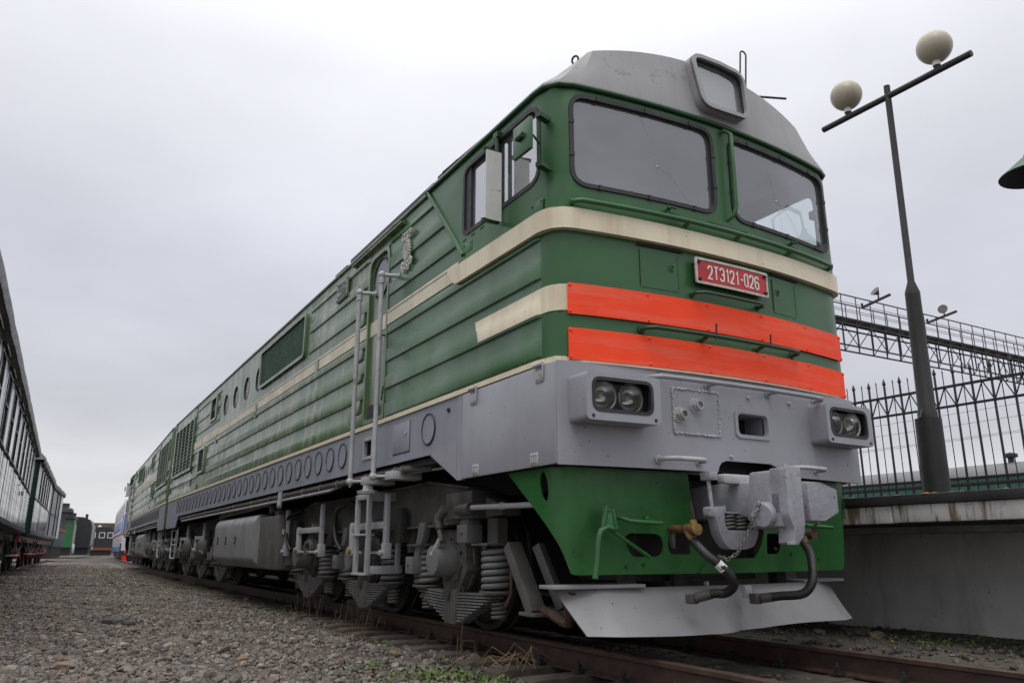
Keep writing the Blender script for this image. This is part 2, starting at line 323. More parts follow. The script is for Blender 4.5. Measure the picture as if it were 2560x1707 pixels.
def rpoly(pts, r, n=5):
    out_ = []; m = len(pts)
    for i in range(m):
        p = Vector(pts[i]); a = Vector(pts[i - 1]); b = Vector(pts[(i + 1) % m])
        ri = r[i] if isinstance(r, (list, tuple)) else r
        if ri <= 0: out_.append((p.x, p.y)); continue
        d1 = (a - p).normalized(); d2 = (b - p).normalized()
        p1 = p + d1 * ri; p2 = p + d2 * ri
        for k in range(n + 1):
            t = k / n; q = p1 * (1 - t) ** 2 + p * 2 * t * (1 - t) + p2 * t * t; out_.append((q.x, q.y))
    return out_
def rrect(x0, z0, x1, z1, r, n=5): return rpoly([(x0, z0), (x1, z0), (x1, z1), (x0, z1)], r, n)
def circ(cx, cz, r, n=24): return [(cx + r * cos(2 * pi * k / n), cz + r * sin(2 * pi * k / n)) for k in range(n)]
def inpoly(p, poly):
    x, y = p; c = False; n = len(poly); j = n - 1
    for i in range(n):
        xi, yi = poly[i]; xj, yj = poly[j]
        if (yi > y) != (yj > y) and x < (xj - xi) * (y - yi) / (yj - yi) + xi: c = not c
        j = i
    return c
def resample(loop, step):
    o = []
    for i in range(len(loop)):
        a = loop[i]; b = loop[(i + 1) % len(loop)]; d = hypot(b[0] - a[0], b[1] - a[1])
        if d < 1e-6: continue
        k = max(1, int(math.ceil(d / step)))
        o += [(a[0] + (b[0] - a[0]) * t / k, a[1] + (b[1] - a[1]) * t / k) for t in range(k)]
    return o
def panel(mb, outer, holes, fn, off=0.0, thick=0.02, grid=0.14):
    """sheet with openings mapped by fn(u, v, off); front at off, back at off - thick, walls along every rim"""
    loops = [resample(l, grid) for l in [outer] + list(holes)]
    pts = []; edges = []
    for l in loops:
        s = len(pts); pts += l; edges += [(s + i, s + (i + 1) % len(l)) for i in range(len(l))]
    us = [p[0] for p in loops[0]]; vs_ = [p[1] for p in loops[0]]
    nb = list(pts)
    for i in range(int((max(us) - min(us)) / grid) + 1):
        for j in range(int((max(vs_) - min(vs_)) / grid) + 1):
            q = (min(us) + (i + 0.5) * grid, min(vs_) + (j + 0.5) * grid)
            if inpoly(q, loops[0]) and not any(inpoly(q, h) for h in loops[1:]) and min((q[0] - a[0]) ** 2 + (q[1] - a[1]) ** 2 for a in nb) > (0.35 * grid) ** 2:
                pts.append(q)
    r = delaunay_2d_cdt([Vector(p) for p in pts], edges, [], 0, 1e-6)
    V, F = r[0], r[2]
    keep = []
    for f in F:
        c = (sum(V[i].x for i in f) / len(f), sum(V[i].y for i in f) / len(f))
        if inpoly(c, loops[0]) and not any(inpoly(c, h) for h in loops[1:]): keep.append(tuple(f))
    n = len(V)
    mb.add([fn(p.x, p.y, off) for p in V] + ([fn(p.x, p.y, off - thick) for p in V] if thick else []),
           keep + ([tuple(n + i for i in reversed(f)) for f in keep] if thick else []))
    if thick:
        for l in loops:
            k = len(l)
            mb.add([fn(u, v, off) for u, v in l] + [fn(u, v, off - thick) for u, v in l], [(i, (i + 1) % k, k + (i + 1) % k, k + i) for i in range(k)])
    return mb
def inset(loop, d):
    n = len(loop); o = []
    A = sum(loop[i][0] * loop[(i + 1) % n][1] - loop[(i + 1) % n][0] * loop[i][1] for i in range(n)); sg = 1 if A > 0 else -1
    for i in range(n):
        a, p, b = Vector(loop[i - 1]), Vector(loop[i]), Vector(loop[(i + 1) % n])
        t = ((p - a).normalized() + (b - p).normalized()); t.normalize()
        nn = Vector((-t.y, t.x)) * sg; q = p + nn * d; o.append((q.x, q.y))
    return o

class Path:
    """plan curve across the nose: s = 0 at the centre, negative to the camera's side; fn(s, z, off)"""
    def __init__(self, pts):
        P = np.array(pts); d = np.hypot(*(P[1:] - P[:-1]).T); s = np.concatenate([[0], np.cumsum(d)]); self.s = s - s[-1] / 2; self.P = P
        T = np.gradient(P, self.s, axis=0); T /= np.linalg.norm(T, axis=1)[:, None]; self.N = np.stack([T[:, 1], -T[:, 0]], 1)
    def fn(self, s, z, off=0.0):
        x = np.interp(s, self.s, self.P[:, 0]); y = np.interp(s, self.s, self.P[:, 1]); nx = np.interp(s, self.s, self.N[:, 0]); ny = np.interp(s, self.s, self.N[:, 1])
        k = hypot(nx, ny); return (float(x + nx / k * off), float(y + ny / k * off), z)
    def s_of_y(self, y):   # on the camera's side wall
        i = len(self.s) // 2; return float(np.interp(-y, -self.P[:i, 1], self.s[:i]))
BOW = 0.13
def nose_path(xe, xs, yc, bow, L=3.2, n=8):
    half = []
    for k in range(26): x = xe * k / 25; half.append((x, -bow * (1 - (x / xe) ** 2)))
    sl = 2 * bow / xe
    c = (xs, (xs - xe) * sl)
    for k in range(1, n + 1):
        t = k / n; half.append(((1 - t) ** 2 * xe + 2 * t * (1 - t) * c[0] + t * t * xs, 2 * t * (1 - t) * c[1] + t * t * yc))
    y = yc + 0.12
    while y < L: half.append((xs, y)); y += 0.12
    half.append((xs, L))
    return Path([(-x, y) for x, y in reversed(half[1:])] + half)
PG = nose_path(1.44, 1.60, 0.20, BOW)          # green cab
PN = nose_path(1.585, 1.615, 0.045, 0.12)      # grey nose
SIDEX = -1.60
def sidefn(y, z, off=0.0): return (SIDEX - off, y, z)
def arc_handle(mb, pts, r, fn, lift, n=6):
    """rail on legs: pts along u,v on a surface; ends bend back to the surface"""
    P = [fn(*pts[0], 0.0), fn(*pts[0], lift * 0.6)]
    (u0, v0), (u1, v1) = pts[0], pts[-1]
    L = hypot(u1 - u0, v1 - v0); e = min(0.06, L * 0.2) / L
    for k in range(n + 9):
        t = e + (1 - 2 * e) * k / (n + 8); P.append(fn(u0 + (u1 - u0) * t, v0 + (v1 - v0) * t, lift))
    P += [fn(*pts[-1], lift * 0.6), fn(*pts[-1], 0.0)]
    return mb.tube(P, r, 8)

# ================================================================== LARGE STRUCTURE
# ground: one sheet to the horizon
g = MB()
xs = sorted(set([-900, -400, -150, -60, -30] + [round(-16 + 0.5 * i, 2) for i in range(80)] + [30, 60, 150, 400, 900]))
ys = sorted(set([-300, -100, -40, -15] + [round(-6 + 0.5 * i, 2) for i in range(90)] + [45, 60, 90, 140, 250, 500, 1000]))
def gz(x, y):
    b = -0.185 + 0.022 * sin(x * 2.1 + 0.7 * y) * sin(y * 0.9 - x) + 0.012 * sin(5.1 * x + 3.3 * y)
    if x > 0.85: b += 0.115 * min(1, (x - 0.85) / 0.5)      # dirt lies nearly level with the far rail
    elif x > -0.7: b -= 0.02
    elif x > -1.9: b -= 0.05 * min(1, (x + 1.9) / .3)
    return b
g.grid([[(x, y, gz(x, y)) for x in xs] for y in ys])
M_ground = mat('ground_dirt', (0.085, 0.074, 0.062), 0.95, 0.35, 1.5, bump=0.8, bscale=22, rust=0.3, rcol=(0.05, 0.045, 0.035), speck=1, speckcol=(0.17, 0.155, 0.14))
struct(g.build('ground', M_ground, smooth=80, recalc=False))

# ------------------------------------------------------------------ tracks
def make_track(x0, y0, y1, rz, label, xoff=0.0, sleepers=True, group=None, clip_to=0):
    t = thing('railway_track', label, 'track', (x0, y0, 0), rz, group)
    prof = [(-.075, -.18), (.075, -.18), (.075, -.168), (.012, -.150), (.010, -.045), (.036, -.034), (.037, -.006), (.030, 0), (-.030, 0), (-.037, -.006), (-.036, -.034), (-.010, -.045), (-.012, -.150), (-.075, -.168)]
    L = y1 - y0
    r = MB().prism([(a - 0.797, b) for a, b in prof], 'y', 0, L).build('rail', M_rail, t, smooth=50)
    inst(r, (1.594, 0, 0), parent=t)
    if sleepers:
        s0 = MB().prism([(-1.36, -.36), (1.36, -.36), (1.36, -.20), (1.30, -.184), (-1.30, -.184), (-1.36, -.20)], 'y', -.115, .115).build('sleeper', M_sleeper, t, bevel=.01)
        c0 = None; n = 0; y = 0.25
        while y < L:
            if n == 0: s = s0; s.location.y = y
            else: s = inst(s0, (random.uniform(-.03, .03), y, 0), (0, 0, random.uniform(-.012, .012)), parent=t)
            if clip_to and y < clip_to:
                for sx in (-.797, .797):
                    for d in (-.095, .095):
                        if c0 is None:
                            c0 = MB().box((-.035, -.045, -.175), (.035, .045, -.155)).box((-.018, -.018, -.155), (.018, .018, -.112)).lathe([(.011, 0), (.011, .03)], (0, 0, -.115), (0, 0, 1), 6).build('rail_clip', M_dark, t); c0.location = (sx + d, y, 0)
                        else: inst(c0, (sx + d, y, 0), parent=t)
            y += 0.545; n += 1
    return t
make_track(0, -6.5, 34, 0, 'rusty track under the green locomotive running out in front of it', clip_to=17)
make_track(0.22, 27.6, 64, radians(-1.66), 'track under the far green section and the white and blue train')
make_track(-7.42, -4, 42, radians(-1.15), 'track under the dark green wooden coaches')

tbm = mat('shaded_oily_bed', (0.022, 0.019, 0.016), 0.85, 0.4, 4, bump=0.8, bscale=22)  # ballast grime and the shade under the train painted into one dark colour
tb = MB(); tb.grid([[(x, y, gz(x, y) + .006) for x in (-.68, -.35, 0, .35, .68)] for y in [-1 + .5 * i for i in range(78)]]); struct(tb.build('track_shade_strip', tbm, smooth=80, recalc=False))  # dark strip laid where the train shades the ground
# ------------------------------------------------------------------ platform, wall
pl = thing('platform', 'concrete station platform with a rust streaked white edge beside the locomotive', 'platform', (1.92, -9, 0))
Y0, Y1 = 0, 52
w0 = MB().box((1.45, 0.012, -0.4), (1.9, 3.29, 0.898)).build('wall_panel', M_concrete, pl, bevel=.015)
YJ = 9 - 0.98 - 3 * 3.3; w0.location.y = YJ
for k in range(1, 17): inst(w0, (random.uniform(-.006, .006), YJ + 3.3 * k, 0), parent=pl)
MB().box((1.50, -2, -0.4), (1.9, Y1, 0.89)).build('wall_core', M_black, pl)
MB().box((1.46, Y0, 0.90), (14, Y1, 0.968)).build('under_slab', M_concrete, pl)
k = 0; y = Y0; e0 = None
while y < Y1:
    if e0 is None: e0 = MB().box((0.0, 0.006, 0.962), (0.10, 2.98, 1.112)).build('edge_slab', M_whitewash, pl, bevel=.008); e0.location.y = y
    else: inst(e0, (random.uniform(-.006, .006), y, random.uniform(-.004, .004)), parent=pl)
    y += 2.99
MB().box((-0.03, Y0, 1.114), (0.32, Y1, 1.20)).build('coping', M_kerbtop, pl, bevel=.012)
MB().box((0.32, Y0, 0.968), (14, Y1, 1.185)).build('paving', M_asphalt, pl)
ms = MB()
for i in range(70):
    yy = random.choice([random.uniform(5.0, 8.2), random.uniform(7.2, 10.5)]); L_ = random.uniform(.05, .3); w_ = random.uniform(.005, .011)
    ms.lathe([(L_ * .16, 0), (L_ * .13, w_ * .5), (.01, w_)], (random.uniform(.0, .12), yy, 1.198), (0, 0, 1), 7)
mo = ms.build('moss', M_moss, pl); mo['kind'] = 'stuff'
# ================================================================== LOCOMOTIVE
loco = thing('locomotive', 'front section of the green locomotive with orange stripes and red number plate', 'locomotive', (0, 0, 0), 0, 'two sections of the green locomotive')
YE = 20.2          # rear wall of the section

# ---- side walls: one pressed sheet each, with the long horizontal ribs
def rib_profile(z0, z1, ribs, d=0.020):
    p = [(z0, 0)]
    for a, b in ribs:
        if b < z0 or a > z1: continue
        p += [(a - .004, 0), (a + .006, d), (b - .022, d), (b + .006, 0)]
    p.append((z1, 0)); return p
def wall_sheet(prof, ya, yb, ends=0.05, x=SIDEX, off=0.0, flat=()):
    mb = MB(); secs = [(ya, 0), (ya + ends, 1)]
    for a, b in flat: secs += [(a - .02, 1), (a, 0), (b, 0), (b + .02, 1)]
    secs += [(yb - ends, 1), (yb, 0)]
    rows = []
    for y, k in secs: rows.append([(x - off - o * k, y, z) for z, o in prof])
    return mb.grid(rows)
RL = [(2.09, 2.235), (2.39, 2.535), (2.69, 2.84)]
RU = [(3.44, 3.59), (3.75, 3.90), (4.06, 4.13)]
w_ = MB()
def addsheet(*a, **k):
    s = wall_sheet(*a, **k); w_.add(s.v, s.f)
pl_ = rib_profile(2.06, 3.12, RL + [(3.0, 3.10)]); pu_ = rib_profile(3.12, 4.25, RU)
w_a = MB(); s_ = wall_sheet(pl_, .20, 3.35); w_a.add(s_.v, s_.f); s_ = wall_sheet(pu_, 1.5, 3.35); w_a.add(s_.v, s_.f); w_a.build('side_wall', M_gcab, loco, smooth=25)
addsheet(pl_, 4.01, YE, flat=[(14.35, 15.45)])
addsheet(pu_, 4.01, 6.45); addsheet(pu_, 13.2, 16.35)
PHY = (9.66, 10.64, 11.64, 12.64); panel(w_, [(6.45, 3.12), (13.2, 3.12), (13.2, 4.25), (6.45, 4.25)], [circ(y, 3.68, .215, 26) for y in PHY], sidefn, 0, 0, .5); w_.grid([[(SIDEX, y, z) for z in (3.12, 4.25)] for y in (16.35, YE)])
w_.grid([[(SIDEX, y, z) for z in (4.07, 4.25)] for y in (3.35, 4.01)])
# rear wall, floor and the far side of the hull
w_.box((-1.60, YE, 1.35), (1.60, YE + .03, 4.25))
side_wall = w_.build('side_wall', M_gside, loco, smooth=25)
r_ = MB(); s = wall_sheet(pl_, 0.20, YE); s2_ = wall_sheet(pu_, 1.5, YE); s.add(s2_.v, s2_.f); r_.v = [(-x, y, z) for x, y, z in s.v]; r_.f = s.f
r_.box((1.585, 1.5, 1.57), (1.6, YE, 2.06)).build('side_wall', M_gside, loco, smooth=25)
MB().box((-1.56, .25, 1.50), (1.56, YE, 1.56)).box((-1.0, .4, 1.2), (-.85, YE - .3, 1.5)).box((.85, .4, 1.2), (1.0, YE - .3, 1.5)).build('underframe', M_black, loco)

# ---- cab shell with window openings
SB = PG.s_of_y
def mir(poly): return [(-u, v) for u, v in reversed(poly)]
WL = rrect(-1.475, 3.395, -.085, 4.195, [.16, .16, .15, .15], 7); WR = mir(WL)
SW = [(SB(y), z) for y, z in rrect(.17, 3.475, 1.49, 4.165, [.16, .10, .14, .16], 5)]; SWR = mir(SW)
cab = MB()
outer = [(SB(1.46), 3.12), (-SB(1.46), 3.12), (-SB(1.46), 3.29), (-SB(2.27), 4.25), (SB(2.27), 4.25), (SB(1.46), 3.29)]
panel(cab, outer, [WL, WR, SW, SWR], PG.fn, off=.022, thick=.05, grid=.16)
cab_shell = cab.build('cab_shell', M_gfresh, loco, smooth=40)
# folded edge where the cab side meets the body
MB().tube([(-1.625, 1.47, 3.30), (-1.632, 2.28, 4.25)], .022, 8).build('fold_strip', M_gfresh, loco)
# lower nose
low = MB(); panel(low, [(SB(.21), 2.06), (-SB(.21), 2.06), (-SB(.21), 3.10), (SB(.21), 3.10)], [], PG.fn, 0.0, .03, .09)
low.build('lower_nose', M_gfresh, loco, smooth=40)
# inner cab
ci = MB()
ci.box((-1.5, 2.0, 2.6), (1.5, 2.05, 4.3)).box((-1.5, .25, 2.72), (1.5, 2.0, 2.76)).box((-1.45, .05, 4.27), (1.45, 2.0, 4.3))
ci.build('cab_lining', M_interior, loco)
MB().box((-1.35, .28, 2.76), (1.35, .62, 3.30)).build('control_desk', M_seat, loco, bevel=.03)
for sx in (-.75, .8):
    st = MB().box((sx - .24, 1.0, 3.0), (sx + .24, 1.45, 3.12)).box((sx - .24, 1.4, 3.05), (sx + .24, 1.5, 3.55)).build('seat', M_seat, loco, bevel=.03)
    MB().tube([(sx - .15, 1.45, 3.5), (sx - .16, 1.45, 3.72), (sx + .16, 1.45, 3.72), (sx + .15, 1.45, 3.5)], .014, 6).build('headrest', M_letter, st)

# ---- windscreens: glass, rubber, retaining clips
for W in (WL, WR):
    gl = panel(MB(), inset(W, .03), [], PG.fn, .002, 0, .2).build('windscreen', M_glass, loco, smooth=40)
    panel(MB(), inset(W, .002), [inset(W, .036)], PG.fn, .034, .04, .2).build('rubber_seal', M_rubber, gl, smooth=40)
    cl = MB(); us = [p[0] for p in W]; a, b = min(us), max(us)
    for u in (a + .25, (a + b) / 2, b - .25):
        for z in (3.413, 4.177): cl.bar(PG.fn(u, z - .019, .036), PG.fn(u, z + .019, .036), .03, .008, (0, -1, 0))
    for u in (a + .018, b - .018):
        for z in (3.66, 3.94): cl.bar(PG.fn(u - .020, z, .036), PG.fn(u + .020, z, .036), .03, .008, (0, -1, 0))
    cl.build('seal_clip', M_rubber, gl)
    crk = MB()
    u0, z0 = ((a + .80, 3.72) if W is WL else (a + .62, 3.74))
    for dirs in ([(-.06, .22), (-.12, .36), (-.20, .44)], [(.04, -.15), (.06, -.27)], [(.13, -.07), (.24, -.18), (.31, -.30)], [(.05, -.02), (.14, -.04)]):
        crk.tube([PG.fn(u0, z0, .004)] + [PG.fn(u0 + du, z0 + dz, .004) for du, dz in dirs], .0008, 4)
    crk.sphere(PG.fn(u0, z0, .002), .008, 8, 6)
    crk.build('crack', M_letter, gl)
# ---- side windows
for sg, W in ((1, SW), (-1, SWR)):
    gl = panel(MB(), inset(W, .012), [], PG.fn, -.010, 0, .2).build('side_window', M_glass2 if sg > 0 else M_glass3, loco, smooth=40)
    fr = MB(); panel(fr, inset(W, -.004), [inset(W, .035)], PG.fn, .030, .05, .3)
    if sg < 0: fr = MB(); panel(fr, inset(W, -.004), [inset(W, .016)], PG.fn, .030, .05, .3)
    c = SB(.86) * sg; sg > 0 and fr.bar(PG.fn(c, 3.48, .008), PG.fn(c, 4.16, .008), .03, .05, (0, -1, 0)); c = SB(1.40) * sg; sg > 0 and fr.bar(PG.fn(c, 3.5, .004), PG.fn(c, 4.14, .004), .02, .09, (0, 1, 0))
    fr.build('window_frame', M_rubber, gl, smooth=40)
    pt = MB(); c = SB(.74) * sg; pt.box((-1.575 * sg - .01, .72, 3.50), (-1.575 * sg + .01, .78, 3.78)); pt.build('window_stay', M_letter, gl)
# wind deflector
df = MB().box((-1.80, .715, 3.335), (-1.655, .727, 3.955)).build('wind_deflector', M_deflector, loco)
MB().tube([(-1.655, .80, 4.165), (-1.655, .80, 3.38)], .018, 8).bar((-1.64, .80, 3.36), (-1.83, .715, 3.315), .03, .03).bar((-1.64, .80, 3.99), (-1.82, .72, 3.965), .026, .024).box((-1.67, .77, 4.14), (-1.62, .84, 4.19)).build('deflector_frame', M_gdark, df)
# mirror
mrr = MB().add([(-1.83, .20, 3.875), (-1.83, -.04, 3.745), (-1.83, -.045, 3.475), (-1.83, .20, 3.605)], [(0, 1, 2, 3)])
mb = MB()
mb.prism([(.205, 3.60), (-.045, 3.595), (-.045, 3.86), (.205, 3.865)], 'x', -1.845, -1.815)
mirror = mb.build('mirror', M_gfresh, loco, bevel=.006)
MB().tube([(-1.86, .12, 3.735), (-1.86, .03, 3.735)], .022, 8).tube([(-1.86, .06, 3.735), (-1.80, -.02, 3.72), (-1.715, .03, 3.70)], .010, 8).tube([(-1.705, .055, 3.97), (-1.705, .055, 3.50)], .010, 8)\
    .bar((-1.60, .075, 3.945), (-1.725, .03, 3.945), .055, .035).bar((-1.60, .075, 3.53), (-1.725, .03, 3.53), .055, .035).build('mirror_arm', M_gdark, mirror)
# small covers and slots on the cab side
sl = MB()
for y in (1.42, 1.25, 1.08, .92): sl.box((-1.6235, y, 3.425), (-1.6205, y + .07, 3.445))
sl.build('drain_slot', M_black, loco)
for y, z in ((.13, 3.22), (1.30, 3.30)):
    o = MB().box((-1.626, y, z), (-1.620, y + .17, z + .10)).build('cover_plate', M_gfresh, loco, bevel=.003)
    b_ = MB()
    for q in (.02, .15): b_.lathe([(.008, 0), (.006, .006)], (-1.626, y + q, z + .075), (-1, 0, 0), 6)
    b_.build('bolt', M_black, o)

# ---- cream bands
UB = [(SB(1.42), 3.035), (-SB(1.42), 3.035), (-SB(1.42), 3.195), (SB(1.62), 3.215)]
outer = rpoly([(SB(1.75), 3.225), (SB(1.62), 3.05), (0, 3.032), (-SB(1.62), 3.04), (-SB(1.75), 3.215), (0, 3.19)], [.01, .10, 0, .1, .01, 0], 5)
panel(MB(), outer, [], PG.fn, .052, .055, .07).build('cream_band', M_cream, loco, smooth=40)
cs = MB()
for a, b in ((1.60, 3.35), (4.01, 15.2), (15.26, YE)):
    cs.box((-1.608, a, 3.115), (-1.598, b, 3.285))
cs.build('cream_stripe', M_creamside, loco)
MB().box((-1.611, 1.6, 3.250), (-1.606, 3.35, 3.256)).box((-1.611, 4.01, 3.25), (-1.606, 13, 3.256)).build('stripe_seam', M_gdark, loco)
lb = MB(); panel(lb, [(SB(YE - .2), 2.035), (0, 2.035), (-SB(.22), 2.035), (-SB(.22), 2.085), (0, 2.085), (SB(YE - .2), 2.10)], [], lambda u, v, o: PG.fn(u, v, o) if u > SB(2.9) else (SIDEX - o, 2.9 + (SB(2.9) - u), v), .007, .01, .3)
PGs = lambda y: SB(2.9) - (y - 2.9)
lb = MB(); panel(lb, [(PGs(YE), 2.035), (0, 2.030), (-SB(.22), 2.035), (-SB(.22), 2.07), (0, 2.07), (PGs(YE), 2.09)], [], lambda u, v, o: PG.fn(u, v, o) if u > SB(2.9) else (SIDEX - o, 2.9 + (SB(2.9) - u), v), .018, .02, .2)
lb.build('thin_cream_band', M_cream, loco, smooth=40)
# short cream band wrapping the corner: follows the ribs
eb = wall_sheet([(2.415, .020)] + [(z, o) for z, o in rib_profile(2.415, 2.615, [(2.39, 2.535)]) if z > 2.42], .20, 1.16, ends=.05, off=.0035)
eb.v = [(x, y + (.22 * (2.615 - z) * -1 if y > 1 else 0) + (.10 if y > 1 else 0), z) for x, y, z in eb.v]
panel(eb, [(-1.50, 2.415), (-1.50, 2.615), (SB(.21), 2.615), (SB(.21), 2.415)], [], PG.fn, .0045, .004, .08)
eb.build('cream_corner_band', M_cream, loco, smooth=30)

# ---- orange stripes
for z0, z1 in ((2.385, 2.62), (2.045, 2.28)):
    st = panel(MB(), [(-1.505, z0), (1.505, z0), (1.505, z1), (-1.505, z1)], [], PG.fn, .022, .014, .12).build('orange_stripe', M_orange, loco, smooth=40)
    bt = MB()
    for u in (-1.49, -.84, -.27, .33, .92, 1.49):
        for z in (z0 + .018, z1 - .018): p = PG.fn(u, z, .022); q = PG.fn(u, z, .03); bt.lathe([(.011, 0), (.011, .005), (.006, .009)], p, Vector(q) - Vector(p), 6)
    bt.build('rivet', M_orange, st)
# ---- number plate with its lettering
def nfn(u, v, o=0.0): return PG.fn(u, v, o)
NPZ0, NPZ1 = 2.765, 2.968
npl = panel(MB(), rrect(-.395, NPZ0, .395, NPZ1, .012, 2), [], nfn, .060, .02, .1).build('number_plate', M_plate, loco, smooth=40)
panel(MB(), rrect(-.402, NPZ0 - .007, .402, NPZ1 + .007, .014, 2), [rrect(-.382, NPZ0 + .012, .382, NPZ1 - .012, .01, 2)], nfn, .066, .012, .1).build('plate_border', M_worn, npl, smooth=40)
b_ = MB()
for u in (-.365, .365):
    for z in (NPZ0 + .03, NPZ1 - .03):
        p = nfn(u, z, .0); q = nfn(u, z, .08); b_.lathe([(.014, .0), (.014, .076), (.009, .082)], p, Vector(q) - Vector(p), 8)
b_.build('plate_bolt', M_dark, npl)
def oval(x0, x1, y0, y1, n=18): return [((x0 + x1) / 2 + (x1 - x0) / 2 * math.copysign(abs(cos(2 * pi * k / n)) ** .62, cos(2 * pi * k / n)), (y0 + y1) / 2 + (y1 - y0) / 2 * math.copysign(abs(sin(2 * pi * k / n)) ** .62, sin(2 * pi * k / n))) for k in range(n)]
GLYPH = {
 '2': [[(0, .74), (.03, .90), (.12, .98), (.25, 1), (.38, .98), (.47, .90), (.5, .75), (.47, .60), (.33, .38), (.12, .14), (.02, 0), (.52, 0)]],
 'T': [[(-.02, 1), (.52, 1)], [(.25, 1), (.25, 0)]],
 'E': [[(0, .80), (.04, .93), (.13, .99), (.25, 1), (.38, .98), (.47, .90), (.5, .75), (.5, .25), (.47, .10), (.38, .02), (.25, 0), (.13, .01), (.04, .07), (0, .2)], [(.16, .5), (.5, .5)]],
 '1': [[(.06, .80), (.16, .86), (.26, 1), (.26, 0)]],
 '-': [[(.04, .47), (.42, .47)]],
 '0': ['c', oval(0, .5, 0, 1)],
 '6': [[(.48, .80), (.45, .93), (.37, .99), (.25, 1), (.13, .98), (.03, .90), (0, .75), (0, .25), (.03, .10), (.12, .02), (.25, 0), (.38, .02), (.47, .10), (.5, .25), (.5, .36), (.47, .49), (.38, .56), (.25, .58), (.12, .55), (.02, .45)]],
 'C': [[(.5, .80), (.46, .92), (.37, .99), (.25, 1), (.12, .98), (.03, .89), (0, .75), (0, .25), (.03, .11), (.12, .02), (.25, 0), (.37, .01), (.46, .08), (.5, .2)]],
 'P': [[(.02, 0), (.02, 1), (.3, 1), (.45, .95), (.5, .82), (.5, .68), (.45, .55), (.3, .5), (.02, .5)]],
}
def write(mb, text, u0, v0, h, adv, wx, stroke, fn, t=.004):
    u = u0
    for ch in text:
        gly = GLYPH[ch]; a = adv
        if ch == '1': a = adv * .74
        if ch == '-': a = adv * .80
        if gly[0] == 'c': mb.ribbon([(u + x * wx, v0 + y * h) for x, y in gly[1]], stroke, fn, t, closed=True)
        else:
            for st in gly: mb.ribbon([(u + x * wx, v0 + y * h) for x, y in st], stroke, fn, t)
        u += a
    return u
lt = MB(); write(lt, '2TE121-026', -.272, 2.812, .105, .0625, .080, .0135, lambda u, v, o: nfn(u, v, .0612 + o), .004)
lt.build('lettering', M_letter, npl, smooth=0)
# ---- handrails on the nose
def hr(name, a, b, z, lift, r, m, posts=(), P=PG, dz=0):
    mb = MB(); arc_handle(mb, [(a, z), (b, z)], r, P.fn, lift)
    for u in posts: mb.tube([P.fn(u, z - dz, 0), P.fn(u, z, lift)], r * .9, 8); p, q = P.fn(u, z - dz, 0), P.fn(u, z - dz, .03); mb.lathe([(r * 1.9, 0), (r * 1.7, .012)], p, Vector(q) - Vector(p), 10)
    for u in (a, b): p, q = P.fn(u, z, 0), P.fn(u, z, .03); mb.lathe([(r * 1.9, 0), (r * 1.7, .014)], p, Vector(q) - Vector(p), 10)
    return mb.build(name, m, loco, smooth=50)
hr('handrail', -1.47, 1.42, 3.255, .085, .021, M_gfresh, (-.45, .10, .75), dz=.03)
hr('handrail', -.40, .32, 2.675, .10, .014, M_gdark)
o = hr('handrail', -.90, .72, 2.325, .11, .018, M_gdark, (-.35, .25), dz=.03)
b_ = MB()
for u in (-.29, .30): b_.tube([PG.fn(u, 2.30, .12), PG.fn(u + .012, 2.42, .12)], .008, 6)
b_.build('lamp_spike', M_black, o)
hr('handrail', -.88, .97, 1.955, .12, .019, M_grey, (-.30, .36), PN)
hr('grab_handle', -.80, -.43, 1.365, .13, .018, M_metal, (), PN); hr('grab_handle', .52, .90, 1.365, .13, .018, M_metal, (), PN)
# upright grab rail between the windscreens
mb = MB(); mb.tube([PG.fn(0.0, 4.19, .0), PG.fn(.03, 4.21, .05), PG.fn(.065, 4.17, .085), PG.fn(.065, 3.9, .09), PG.fn(.065, 3.50, .09), PG.fn(.05, 3.42, .075), PG.fn(.01, 3.38, .0)], .020, 8)
mb.build('window_grab_rail', M_gfresh, loco, smooth=50)
# wiper stubs below the windscreens
for u in (-.62, .80):
    MB().tube([PG.fn(u, 3.33, .02), PG.fn(u, 3.35, .07)], .016, 8).tube([PG.fn(u, 3.35, .07), PG.fn(u + .05, 3.345, .075)], .009, 6).bar(PG.fn(u - .02, 3.31, .03), PG.fn(u + .10, 3.30, .03), .04, .03).build('wiper_spindle', M_gdark, loco)
for u in (-.09, .09): pass
MB().tube([PG.fn(-.20, 3.33, .0235), PG.fn(.25, 3.325, .0235)], .003, 4).build('panel_seam', M_gdark, loco)
# hatches on the nose
for a, b in ((-.885, -.53), (.535, .84)):
    h_ = panel(MB(), rrect(a, 2.672, b, 2.99, .006, 1), [], PG.fn, .004, .004, .15).build('nose_hatch', M_gfresh, loco, smooth=40)
    MB().tube([PG.fn(a, 2.672 + .02, .005), PG.fn(a, 2.97, .005)], .0035, 4).tube([PG.fn(b, 2.69, .005), PG.fn(b, 2.97, .005)], .002, 4).tube([PG.fn(a - .02, 3.012, .012), PG.fn(b + .05, 3.012, .012)], .010, 6).build('hatch_gap', M_black, h_)
    c = b - .06 if a < 0 else a + .06
    MB().torus(PG.fn(c, 2.86, .012), (0.3, -1, 0), .022, .004, 14, 5).build('ring_pull', M_gdark, h_)

